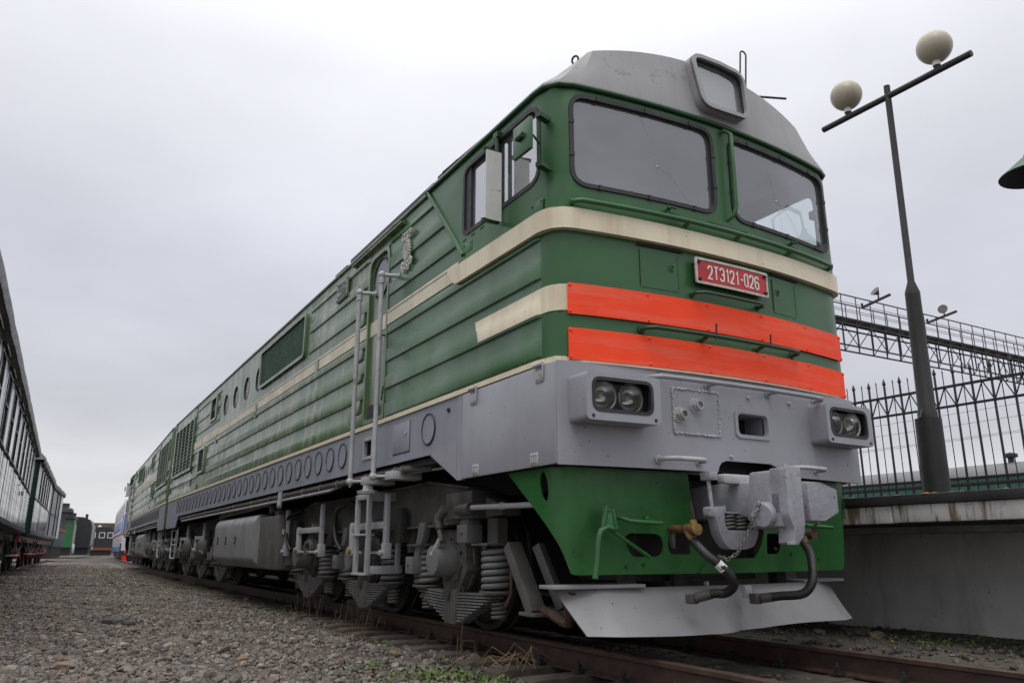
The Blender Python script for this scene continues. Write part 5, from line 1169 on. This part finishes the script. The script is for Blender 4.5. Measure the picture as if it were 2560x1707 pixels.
# ---- engines beyond
st = thing('steam_locomotive', 'bright green old locomotive cab with a black dome on its roof beyond the wagons', 'locomotive', (-3.5, 88.5, 0), radians(-4))
MB().box((-1.45, 0, .9), (1.45, 5.5, 3.75)).build('cab', M_lgreen, st)
MB().box((1.455, .1, 1.2), (1.5, 5.4, 3.2)).build('side_panel', M_wagon, st)
sl = MB().prism([(-1.62, 3.7), (1.62, 3.7), (1.3, 4.05), (.6, 4.25), (-.6, 4.25), (-1.3, 4.05)], 'y', -.4, 5.8).build('roof', M_smoke, st)
MB().lathe([(.95, 0), (1.1, .25), (1.0, .6), (.62, .75), (.62, 1.15), (0, 1.15)], (.1, 2.5, 4.2), (0, 0, 1), 20).build('dome', M_smoke, st)
for k in range(4): MB().box((-1.3, -.05, 3.45 - .17 * k), (1.3, -.01, 3.5 - .17 * k)).build('louvre_slat', M_wagon, st)
MB().box((-1.4, .3, .1), (1.4, 5.3, .9)).build('frame', M_smoke, st)
for yw_ in (1.2, 3.8): MB().lathe([(.5, 0), (.5, .1), (.42, .12), (0, .12)], (1.5, yw_, .75), (1, 0, 0), 18).build('wheel', M_twhite, st)
g2 = thing('flat_wagon', 'dark green low wagon with a red frame between grey wagon and green engine', 'railway wagon', (-5.2, 62, 0), radians(-5))
MB().box((-1.3, 0, .9), (1.3, 9, 2.0)).build('body', M_coachend, g2); MB().box((-1.4, -.1, 2.0), (1.4, 9.1, 2.25)).build('top_frame', M_redframe, g2); MB().box((-1.2, .1, .1), (1.2, 8.8, .9)).build('frame', M_black, g2)
rl_ = MB()
for k in range(8): rl_.tube([(1.3, 1 + k, 2.2), (1.3, 1 + k, 3.0)], .02, 5)
rl_.tube([(1.3, 1, 3.0), (1.3, 8, 3.0)], .02, 5).build('railing', M_coachend, g2)
d2 = thing('steam_locomotive', 'black steam engine tender with a rounded top beyond the green one', 'locomotive', (-1.45, 97, 0), radians(-5))
MB().prism([(-1.45, .9), (1.45, .9), (1.45, 3.3), (1.2, 3.9), (.5, 4.2), (-.5, 4.25), (-1.2, 3.9), (-1.45, 3.3)], 'y', 0, 9).build('tender', M_smoke, d2, smooth=40)
MB().box((1.46, .5, 1.1), (1.5, 2.8, 3.1)).build('side_panel', M_greyside, d2); MB().lathe([(.25, 0), (.3, .5)], (-.6, 1, 4.15), (0, 0, 1), 12).lathe([(.15, 0), (.15, .6)], (.7, 2, 4.0), (0, 0, 1), 10).build('chimney', M_smoke, d2)
MB().box((-1.3, .2, .1), (1.3, 8.5, .9)).build('frame', M_black, d2)
MB().lathe([(.55, 0), (.55, .1), (.4, .12), (0, .12)], (1.45, 2.0, .75), (1, 0, 0), 18).build('wheel', M_dark, d2); MB().bar((1.6, .5, .7), (1.6, 4, .9), .06, .12).build('coupling_rod', M_metal, d2)
r3 = thing('railcar', 'dark railcar facing us with three white rimmed windows and an orange buffer beam', 'railcar', (2.1, 115, 0), radians(-4))
MB().prism([(-1.5, .9), (1.5, .9), (1.5, 3.0), (.9, 3.55), (-.9, 3.55), (-1.5, 3.0)], 'y', 0, 12).build('body', M_smoke, r3)
for x in (-1.1, 0, 1.0):
    w = MB(); panel(w, rrect(x - .36, 2.15, x + .36, 2.9, .08, 3), [rrect(x - .27, 2.24, x + .27, 2.81, .06, 3)], lambda u, v, o: (u, -o, v), .03, .03, 1); wo = w.build('window', M_twhite, r3); MB().add([(x - .28, -.005, 2.23), (x + .28, -.005, 2.23), (x + .28, -.005, 2.82), (x - .28, -.005, 2.82)], [(0, 1, 2, 3)]).build('pane', M_winglass, wo)
MB().box((-1.4, -.2, .6), (1.4, 0, .92)).build('buffer_beam', mat('orange_beam', (.22, .06, .035), .6), r3); MB().box((-1.3, 0, .0), (1.3, 11, .9)).build('frame', M_black, r3); MB().lathe([(.2, 0), (.25, .2), (.1, .3)], (-.4, .5, 3.5), (0, 0, 1), 10).build('headlamp', M_twhite, r3)
shd = thing('shed', 'long low brown shed roof far behind the railcar', 'shed', (4.5, 160, 0), 0)
MB().box((-9, 0, 0), (11, 14, 4.2)).build('wall', M_brick, shd); MB().prism([(-10, 4.2), (12, 4.2), (9, 5.35), (-7, 5.35)], 'y', -.6, 14.6).build('roof', M_brick, shd)

# ---- white and blue train on the loco's track
wt = thing('electric_train', 'white electric train with blue and red bands standing far behind the green locomotive', 'train', (.33, 60.5, 0), radians(-2.76))
MB().box((0.0, .35, .55), (3.0, 27, 4.35)).build('body', M_twhite, wt, bevel=.06)
MB().prism([(.03, 4.3), (.6, 4.62), (2.4, 4.62), (2.97, 4.3)], 'y', .6, 27).build('roof', M_greyside, wt)
fm = MB().prism([(.05, .60), (2.95, .60), (2.95, 4.3), (.05, 4.3)], 'y', 0, .36).build('nose', M_twhite, wt, bevel=.08)
MB().box((.08, -.012, 3.35), (2.9, .01, 4.2)).build('windscreen', M_winglass, wt)
MB().add([(.06, -.016, 1.95), (2.94, -.016, 1.95), (2.94, -.016, 2.25), (1.6, -.016, 2.35), (.7, -.016, 2.7), (.25, -.016, 3.1), (.06, -.016, 3.3)], [tuple(range(7))]).build('blue_panel', M_tblue, wt)
MB().box((.04, -.02, 1.72), (2.96, 0, 1.95)).build('red_band', M_tred, wt)
MB().box((-.012, .36, 1.72), (0.002, 27, 1.92)).build('red_band', M_tred, wt); MB().box((-.012, .36, .55), (.002, 27, .95)).build('blue_band', M_tblue, wt)
MB().prism([(.36, 1.95), (3.2, 1.95), (.9, 3.2), (.36, 3.2)], 'x', -.012, .002).build('blue_panel', M_tblue, wt)
wl_ = MB()
for y in np.arange(4.5, 25, 1.5): wl_.prism([(y, 2.1), (y + .25, 2.1), (y + .55, 2.9), (y + .3, 2.9)], 'x', -.018, -.010).prism([(y + .6, 2.1), (y + 1.2, 2.1), (y + 1.2, 2.3), (y + .6, 2.3)], 'x', -.018, -.010)
wl_.build('side_stripes', M_tblue, wt)
for z in (1.1, 1.3, 1.5, 3.15, 3.4, 3.65, 3.9): MB().box((-.03, .4, z), (0, 27, z + .07)).build('side_rib', M_metal, wt)
MB().box((.3, .1, 4.3), (1.0, .8, 4.95)).build('roof_headlamp', M_black, wt); MB().box((.2, .5, .05), (2.8, 26, .6)).build('underframe', M_black, wt); MB().box((-.02, .05, .1), (1.6, .3, 1.15)).build('coupling_guard', M_black, wt)
sm = thing('stop_marker', 'small bright red stop board by the rail in front of the white train', 'sign', (.42, 57, 0))
MB().box((-.04, -.03, -.25), (.04, .03, .0)).build('post', M_signal, sm); MB().box((-.17, -.04, -.05), (.17, 0, .30)).build('board', M_signal, sm); MB().box((-.08, -.03, .50), (.04, .02, .66)).build('lamp', M_signal, sm)

# ================================================================== PLATFORM FURNITURE
lp = thing('street_lamp', 'black platform lamp post with a crossbar carrying two dirty white globes', 'street lamp', (4.43, 1.07, 1.186))
lp.rotation_euler = (radians(.8), 0, 0)
base = 1.186
def Z(z): return z - base
MB().lathe([(.152, 0), (.147, Z(2.25))], (0, 0, 0), (0, 0, 1), 20).lathe([(.165, 0), (.16, .03)], (0, 0, 0), (0, 0, 1), 20).build('post_base', M_post, lp)
MB().lathe([(.112, Z(2.2)), (.112, Z(2.33)), (.100, Z(2.36)), (.088, Z(3.80)), (.090, Z(3.83)), (.042, Z(3.98)), (.040, Z(6.74)), (.0, Z(6.745))], (0, 0, 0), (0, 0, 1), 18).build('post', M_post, lp, smooth=30)
MB().prism([(-.16, Z(2.25)), (-.10, Z(2.36)), (-.10, Z(2.25))], 'y', -.012, .012).prism([(.16, Z(2.25)), (.10, Z(2.36)), (.10, Z(2.25))], 'y', -.012, .012).build('post_gusset', M_post, lp)
zb_ = Z(6.585)
MB().tube([(0, -1.12, zb_), (0, 1.03, zb_)], .042, 14).build('crossbar', M_post, lp, smooth=40)
for y in (.61, -.69):
    gb = MB().sphere((0, y, zb_ + .335), .212, 28, 18).build('globe', M_globe, lp, smooth=180)
    MB().lathe([(.03, .0), (.045, .05), (.045, .07)], (0, y, zb_ + .02), (0, 0, 1), 14).build('globe_socket', M_post, gb)
    MB().lathe([(.048, 0), (.045, .06), (.075, .075), (.108, .10), (.108, .122), (.09, .13)], (0, y, zb_ + .07), (0, 0, 1), 20).build('globe_collar', M_letter, gb)
ls = thing('platform_lamp', 'lamp with a chipped green conical shade, black inside, partly out of view', 'street lamp', (3.43, -1.0, 1.186))
MB().lathe([(.315, 0), (.32, .008), (.08, .21), (.07, .24), (.05, .27), (.0, .27)], (0, 0, Z(4.30)), (0, 0, 1), 32, (False, True)).build('lamp_shade', mat('chipped_green_enamel', (.05, .12, .065), .5, .2, 6, rust=.35, rcol=(.10, .11, .08), speck=1), ls, smooth=40)
MB().lathe([(.31, .004), (.075, .19), (0, .19)], (0, 0, Z(4.30)), (0, 0, 1), 32, (False, True)).build('shade_inside', M_black, ls)
MB().tube([(0, 0, Z(4.52)), (.03, -.06, Z(4.8)), (.1, -.4, Z(5.0)), (.2, -.9, Z(5.0)), (.2, -.95, 0)], .03, 10).build('lamp_arm', M_post, ls)

# ---- fence
FX = 6.43
fn_ = thing('iron_fence', 'tall black iron fence with spear tips along the back of the platform', 'fence', (FX, -1.0, 1.186))
FL = 10.4
for z, w in ((3.0, .035), (2.715, .032), (1.685, .03), (1.595, .03)): MB().box((-.018, 0, Z(z) - w / 2), (.018, FL, Z(z) + w / 2)).build('fence_rail', M_iron, fn_)
sp_ = [(.017, 0), (.017, Z(3.17))]
hb = MB().lathe(sp_ + [(.013, Z(3.18)), (.028, Z(3.205)), (.024, Z(3.225)), (.0, Z(3.30))], (0, 0, 0), (0, 0, 1), 8).build('heavy_bar', M_iron, fn_, smooth=30)
tb = MB().lathe([(.0075, 0), (.0075, Z(3.215)), (.012, Z(3.225)), (.0, Z(3.275))], (0, 0, 0), (0, 0, 1), 6).build('thin_bar', M_iron, fn_, smooth=30)
vb = MB().bar((0, 0, Z(2.715)), (0, .135, Z(3.0)), .014, .014).bar((0, .27, Z(2.715)), (0, .135, Z(3.0)), .014, .014).build('fence_brace', M_iron, fn_)
vs_b = MB().bar((0, -.10, 0.0), (0, 0, Z(1.6)), .016, .016).bar((0, .10, 0.0), (0, 0, Z(1.6)), .016, .016).build('foot_brace', M_iron, fn_)
y = .135; k = 0
while y < FL - .2:
    if k == 0: hb.location.y = y; tb.location.y = y + .135; vb.location.y = y; vs_b.location.y = y
    else:
        inst(hb, (0, y, random.uniform(-.012, .012)), (random.uniform(-.006, .006), 0, 0), parent=fn_); inst(tb, (0, y + .135, random.uniform(-.015, .015)), (random.uniform(-.01, .01), 0, 0), parent=fn_); inst(vb, (0, y, 0), parent=fn_)
        if k % 2 == 0: inst(vs_b, (0, y, 0), parent=fn_)
    y += .27; k += 1

# ---- lattice gantry crossing the yard
gy = 17.55
gt_ = thing('signal_gantry', 'black lattice steel gantry bridge with a railed walkway high above the yard', 'gantry', (-4.57, gy, 0))
X0, X1 = 24.0, 62.0
CH = [(0, 9.72), (.75, 9.72), (0, 10.75), (.75, 10.75), (0, 11.0), (.75, 11.0)]
for yy, z in CH: MB().box((X0, yy - .03, z - .03), (X1, yy + .03, z + .03)).build('chord', M_gantry, gt_)
for yy in (-.08, .85):
    for z, w in ((12.1, .045), (11.75, .018), (11.4, .018)): MB().box((X0, yy - w / 2, z - w / 2), (X1, yy + w / 2, z + w / 2)).build('handrail', M_gantry, gt_)
MB().box((X0, .0, 11.045), (X1, .78, 11.06)).build('walkway', mat('walkway_grating', (.10, .10, .105), .7), gt_)
pv = MB().box((-.024, -.024, 9.72), (.024, .024, 11.0)).build('lattice_post', M_gantry, gt_); pd = MB().bar((0, 0, 9.72), (1.05, 0, 10.75), .03, .03).build('lattice_diagonal', M_gantry, gt_)
pb_ = MB().bar((0, 0, 9.72), (1.05, .75, 9.72), .025, .025).build('lattice_brace', M_gantry, gt_); pt_ = MB().bar((0, 0, 11.0), (1.05, .75, 11.0), .03, .03).bar((0, 0, 10.75), (.52, 0, 11.0), .028, .028).build('lattice_brace', M_gantry, gt_)
rp = MB().box((-.016, -.016, 11.0), (.016, .016, 12.1)).build('rail_post', M_gantry, gt_)
for o in (pv, pd, pb_, pt_, rp): o.location.x = X0
k = 1; x = X0 + 1.05
while x < X1 - 1:
    inst(pv, (x, 0, 0), parent=gt_); inst(pv, (x, .75, 0), parent=gt_)
    if k % 2: inst(pd, (x, 0, 0), parent=gt_); inst(pd, (x, .75, 0), parent=gt_); inst(pb_, (x, 0, 0), parent=gt_); inst(pt_, (x, 0, 0), parent=gt_)
    else: inst(pd, (x + 1.05, 0, 0), (0, 0, pi), parent=gt_).location.x = x + 1.05; inst(pb_, (x + 1.05, .75, 0), (0, 0, pi), parent=gt_); inst(pt_, (x, 0, 0), parent=gt_)
    inst(rp, (x, -.08, 0), parent=gt_); inst(rp, (x + .5, .85, 0), parent=gt_)
    x += 1.05; k += 1
for xx in (X0 + .3, X1 - .3): MB().box((xx - .3, .1, 0), (xx + .3, .65, 9.7)).build('gantry_leg', M_gantry, gt_)
for xx, tilt in ((33.1, 1), (38.4, -1)):
    fb = MB().bar((xx - .3, -.9, 12.25), (xx + .2, .9, 12.2), .10, .10).build('floodlight', M_gantry, gt_)
    MB().lathe([(.05, 0), (.1, .08), (.23, .24), (.24, .26)], (xx + .05, -.1, 12.55), (-.75, .2 * tilt, .55 if tilt > 0 else .1), 20).build('floodlight_dish', M_bogie, fb, smooth=40)
    MB().tube([(xx, -.1, 12.25), (xx, -.1, 12.6)], .04, 6).lathe([(.05, 0), (.06, .2)], (xx + .2, .95, 12.2), (0, 0, 1), 8).build('floodlight_bracket', M_gantry, fb)

# ---- green train beyond the fence
pt2 = thing('passenger_train', 'dark teal passenger train with a domed grey roof beyond the fence', 'train', (30.4, 2.0, 0))
R = MB(); pr = [(-.02, 3.80), (.05, 3.95), (.25, 4.15), (.7, 4.35), (1.4, 4.42), (2.1, 4.35), (2.8, 3.9)]
R.grid([[(x, y, z) for x, z in pr] for y in (0, 46)]).build('roof', mat('weathered_roof', (.17, .17, .18), .5, .15, .6, streak=.5, scol=(.10, .10, .095)), pt2, smooth=50)
MB().box((0, 0, 1.1), (2.8, 46, 3.8)).build('body', M_teal, pt2); MB().box((-.06, 0, 3.74), (0, 46, 3.82)).build('gutter', M_gantry, pt2); MB().box((-.03, 0, 3.52), (0, 46, 3.58)).build('trim_strip', M_dark, pt2)
for i in range(16):
    y0_ = 1.2 + i * 2.8; w = MB().box((-.02, y0_, 2.3), (.0, y0_ + 1.3, 3.2)).build('window', M_winglass, pt2) if i == 0 else inst(w0_, (0, i * 2.8, 0), parent=pt2)
    if i == 0: w0_ = w
MB().box((.3, 20.3, 4.25), (.9, 21.3, 4.62)).build('roof_vent', M_gantry, pt2); MB().lathe([(.12, 0), (.12, .25), (.28, .28), (.28, .42), (0, .5)], (.8, 12.0, 4.3), (0, 0, 1), 12).build('roof_cowl', M_gantry, pt2)
MB().box((.2, 0, .2), (2.6, 46, 1.1)).build('underframe', M_black, pt2)
for i, (x, z) in enumerate(((20.5, 4.35), (20.9, 4.9), (21.3, 5.35), (21.6, 3.2), (22, 4.62))):
    tag(MB().tube([(x + (.8 * (1 - (t / 8 - .5) ** 2 * 4) * 0), -2 + 6 * t, z - .35 * (1 - ((t - 5) / 5) ** 2)) for t in range(11)], .006, 5).build('overhead_wire', M_gantry), ('second lowest', 'second highest', 'topmost', 'lowest', 'middle')[i] + ' of the thin overhead wires strung behind the iron fence', 'wire', 'overhead wires behind the fence')

# ================================================================== STONES, WEEDS
def cam_uv(P):
    f_ = 1950; d = P - np.array(CAM); ps, pp = radians(30.23), radians(14.89)
    fw = d[:, 0] * sin(ps) + d[:, 1] * cos(ps); a = d[:, 0] * cos(ps) - d[:, 1] * sin(ps); z = fw * cos(pp) + d[:, 2] * sin(pp); b = -(d[:, 2] * cos(pp) - fw * sin(pp))
    z = np.where(z < .5, 1e9, z); return 1280 + f_ * a / z, 853.5 + f_ * b / z, z
ico = bmesh.new(); bmesh.ops.create_icosphere(ico, subdivisions=1, radius=1.0)
IV = np.array([v.co[:] for v in ico.verts]); IF = np.array([[v.index for v in f.verts] for f in ico.faces]); ico.free()
PROTO = []
for k in range(24):
    v = IV * rng.uniform(.62, 1.22, (len(IV), 1)); v = v * np.array([1.0, rng.uniform(.6, .95), rng.uniform(.42, .8)]); PROTO.append(v)
PROTO = np.array(PROTO)
def stones(name, P, R, m, sink=.35, tilt=.35):
    n = len(P); pid = rng.integers(0, len(PROTO), n); V = PROTO[pid]
    th = rng.uniform(0, 2 * pi, n); tx = rng.normal(0, tilt, n); c, s = np.cos(th), np.sin(th); ct, st_ = np.cos(tx), np.sin(tx)
    y = V[:, :, 1] * ct[:, None] - V[:, :, 2] * st_[:, None]; z = V[:, :, 1] * st_[:, None] + V[:, :, 2] * ct[:, None]; x = V[:, :, 0]
    X = x * c[:, None] - y * s[:, None]; Y = x * s[:, None] + y * c[:, None]
    W = np.stack([X, Y, z], 2) * R[:, None, None] + P[:, None, :]; W[:, :, 2] += (R * (.5 - sink))[:, None]
    F = (IF[None] + (np.arange(n) * len(IV))[:, None, None]).reshape(-1, 3)
    me = bpy.data.meshes.new(name); me.vertices.add(n * len(IV)); me.vertices.foreach_set('co', W.reshape(-1).astype(np.float32))
    me.loops.add(len(F) * 3); me.loops.foreach_set('vertex_index', F.reshape(-1).astype(np.int32)); me.polygons.add(len(F))
    me.polygons.foreach_set('loop_start', np.arange(0, len(F) * 3, 3, dtype=np.int32)); me.polygons.foreach_set('loop_total', np.full(len(F), 3, np.int32))
    me.update(calc_edges=True); me.shade_flat(); me.materials.append(m); o = bpy.data.objects.new(name, me); COL.objects.link(o); o['kind'] = 'stuff'; return o
gzv = np.vectorize(gz)
def scatter(n, x0, x1, y0, y1):
    p = np.stack([rng.uniform(x0, x1, n), rng.uniform(y0, y1, n)], 1); z = gzv(p[:, 0], p[:, 1]); return np.column_stack([p, z])
def infr(P, mu=260, mv=120): u, v, z = cam_uv(P); return (u > -mu) & (u < 2560 + mu) & (v < 1707 + mv)
A = scatter(92000, -6.4, -.95, .3, 17); B = scatter(30000, -6.2, -1.0, 17, 62); 
def thin(P):   # fewer stones where the sleepers' ends and the dirt shoulder show
    e = P[:, 0]; edge = -1.75 + .22 * np.sin(P[:, 1] * 1.7) + .15 * np.sin(P[:, 1] * 4.1)
    return rng.random(len(P)) < np.where(e > edge, .5, 1.0)
A = A[infr(A) & thin(A)]; B = B[infr(B) & thin(B)]
ra_ = np.clip(rng.lognormal(math.log(.0155), .5, len(A)), .006, .06); rb_ = np.clip(rng.lognormal(math.log(.036), .3, len(B)), .02, .07)
PP = np.concatenate([A, B]); RR = np.concatenate([ra_, rb_])
stones('gravel', PP, RR, M_gravel, sink=.22, tilt=.55)
C_ = scatter(5200, .95, 3.4, -4, 7); C_ = C_[infr(C_)]; D_ = scatter(2600, -.7, .7, -4, 2.5); D_ = D_[infr(D_)]; E2 = scatter(5000, -1.8, -.85, .3, 14); E2 = E2[infr(E2)]
CC = np.concatenate([C_, D_, E2]); stones('pebbles', CC, np.clip(rng.lognormal(math.log(.013), .55, len(CC)), .005, .05), M_pebble)
def rock(name, loc, r, flat, label, m, grp=None, seed=0, rz=0):
    rr = random.Random(seed); bm = bmesh.new(); bmesh.ops.create_icosphere(bm, subdivisions=2, radius=r)
    for v in bm.verts: v.co *= rr.uniform(.82, 1.12); v.co.z *= flat; v.co.y *= .7
    me = bpy.data.meshes.new(name); bm.to_mesh(me); bm.free(); me.materials.append(m); me.shade_smooth(); me.set_sharp_from_angle(angle=radians(25)); o = bpy.data.objects.new(name, me); COL.objects.link(o); o.location = loc; o.rotation_euler.z = rz
    return tag(o, label, 'stone', grp)
M_rock1 = mat('dark_stone', (.075, .072, .07), .85, .3, 12, bump=.5, bscale=40); M_rock2 = mat('brown_stone', (.20, .135, .095), .85, .3, 12, bump=.5, bscale=40); M_rock3 = mat('ochre_stone', (.15, .125, .075), .85, .3, 12, bump=.5, bscale=40)
for i, (x, y, r, m, lab) in enumerate(((-3.67, 7.19, .15, M_rock1, 'long dark stone beside a rounder one in the middle of the gravel'), (-3.50, 6.95, .11, M_rock1, 'rounder dark stone beside the long one in the gravel'), (-4.32, 4.08, .10, M_rock1, 'flat black stone in the gravel nearer to us than the long dark one'), (-2.954, 2.893, .065, M_rock2, 'brown rounded stone in the gravel straight ahead of the weeds'), (-1.867, 3.647, .06, M_rock2, 'pinkish brown stone near the sleeper ends'), (-1.66, 2.67, .08, M_rock3, 'yellowish stone close to the sleeper ends'), (-4.30, 3.10, .10, M_rock2, 'flat reddish brown stone nearest to us in the gravel'))):
    rock('stone', (x, y, gz(x, y) + r * .2), r, .45, lab, m, 'larger stones', i + 3, i)
for i, (x, y, r, lab) in enumerate(((2.55, .92, .16, 'flat pale stone nearest the platform wall'), (2.25, .50, .12, 'rounded ochre stone between far rail and platform wall'), (2.0, .95, .09, 'small tan stone beside the far rail'))): rock('stone', (x, y, gz(x, y) + .01), r, .3, lab, M_rock3, 'larger stones', i + 31, .4 * i)
# weeds: clumps of small leaves, and dry stalks
def leaves(name, spots, m):
    V = []; F = []
    for (x, y, rad, n, h) in spots:
        for i in range(n):
            a = random.uniform(0, 2 * pi); r = rad * sqrt(random.random()); px, py = x + r * cos(a) * 1.3, y + r * sin(a); pz = gz(px, py) + random.uniform(.0, h) * (1 - r / rad * .6)
            L = random.uniform(.012, .034); t = random.uniform(0, 2 * pi); e = random.uniform(.1, 1.1); d = Vector((cos(t) * cos(e), sin(t) * cos(e), sin(e))); s = Vector((-sin(t), cos(t), 0)) * L * .45; p = Vector((px, py, pz)); o = len(V)
            V += [p, p + d * L * .6 + s, p + d * L * 1.3, p + d * L * .6 - s]; F.append((o, o + 1, o + 2, o + 3))
    me = bpy.data.meshes.new(name); me.from_pydata([tuple(v) for v in V], [], F); me.materials.append(m); o = bpy.data.objects.new(name, me); COL.objects.link(o); o['kind'] = 'stuff'; return o
leaves('weeds', [(-2.10, 1.30, .26, 260, .06), (-1.85, 1.10, .22, 340, .07), (-1.62, 1.0, .18, 240, .07), (-1.35, .85, .16, 100, .05), (-2.3, 1.9, .3, 160, .04), (-1.35, 2.05, .12, 90, .06), (-1.37, 3.7, .10, 80, .08), (-1.22, 8.2, .38, 320, .09), (-1.25, 7.0, .2, 120, .06), (-1.3, 12.2, .5, 260, .08), (-1.15, 17.4, .8, 420, .12), (-1.9, 19.0, .6, 200, .08), (-4.99, 10.0, .35, 200, .07), (-3.4, 9.9, .25, 90, .05), (-1.3, 23, 1.2, 300, .1), (-5.3, 16, .5, 120, .06), (2.5, -.3, .35, 160, .05), (2.2, .1, .25, 100, .04), (-1.55, 1.6, .2, 140, .05)], M_leaf)
stk = MB()
for i in range(30):
    y = random.uniform(.9, 9.0) if i > 14 else random.uniform(4.0, 7.0); x = random.uniform(-1.42, -1.12); z = gz(x, y); h = random.uniform(.15, .42); a = random.uniform(-.16, .16); b = random.uniform(-.16, .16)
    pts = [(x, y, z), (x + a * h * .5, y + b * h * .5, z + h * .55), (x + a * h * 1.2, y + b * h * 1.4, z + h)]
    if random.random() < .25: pts += [(x + a * h * 2 - .08, y + b * h * 2, z + h * 1.02), (x + a * h - .12, y + b, z + h * .5)]
    stk.tube(pts, [random.uniform(.0014, .0026)] * len(pts), 4)
for (x, y) in ((-1.30, 1.35), (-1.42, 1.5), (-1.22, 1.2), (-1.5, 1.3), (-1.15, 1.05), (-1.3, 1.0)):
    for k in range(3): t = random.uniform(0, 6.28); stk.tube([(x, y, -.16), (x + .12 * cos(t), y + .12 * sin(t), -.02 + random.uniform(-.08, .04)), (x + .3 * cos(t), y + .3 * sin(t), -.12)], .003, 4)
stk.tube([(-1.36, 1.95, -.17), (-1.33, 1.96, .05), (-1.32, 1.97, .3), (-1.325, 1.97, .42)], .0032, 4)
stk.build('dry_stalks', M_straw)['kind'] = 'stuff'
lv = MB()
for i in range(500):
    x, y = random.uniform(1.0, 3.3), random.uniform(-3, 5); L = random.uniform(.015, .05); t = random.uniform(0, 6.28); lv.add([(x, y, gz(x, y) + .012), (x + L * cos(t) + L * .4 * sin(t), y + L * sin(t) - L * .4 * cos(t), gz(x, y) + .02), (x + 1.6 * L * cos(t), y + 1.6 * L * sin(t), gz(x, y) + .014), (x + L * cos(t) - L * .4 * sin(t), y + L * sin(t) + L * .4 * cos(t), gz(x, y) + .016)], [(0, 1, 2, 3)])
lv.build('fallen_leaves', stone_mat('leaf_litter', [(.05, .04, .02), (.12, .09, .035), (.03, .025, .02), (.20, .16, .08), (.07, .06, .03)]))['kind'] = 'stuff'

SMALL = {'rivet', 'seal_clip', 'drain_slot', 'plate_bolt', 'headlight_bolt', 'skirt_bolt', 'cap_bolt', 'plug_bolt', 'bracket_hole', 'paint_drip', 'pipe_clip', 'block_slot', 'tank_ring', 'emblem_pin', 'ladder_bolt', 'bolt', 'crack', 'hatch_gap', 'stripe_seam', 'weld_bead', 'plate_relief', 'thin_pipe', 'letters', 'lettering'}
for o in bpy.data.objects:
    if o.type == 'MESH' and o.parent and o.name.split('.')[0] in SMALL and o.name.split('.')[0] not in ('letters', 'lettering'): o['kind'] = 'stuff'
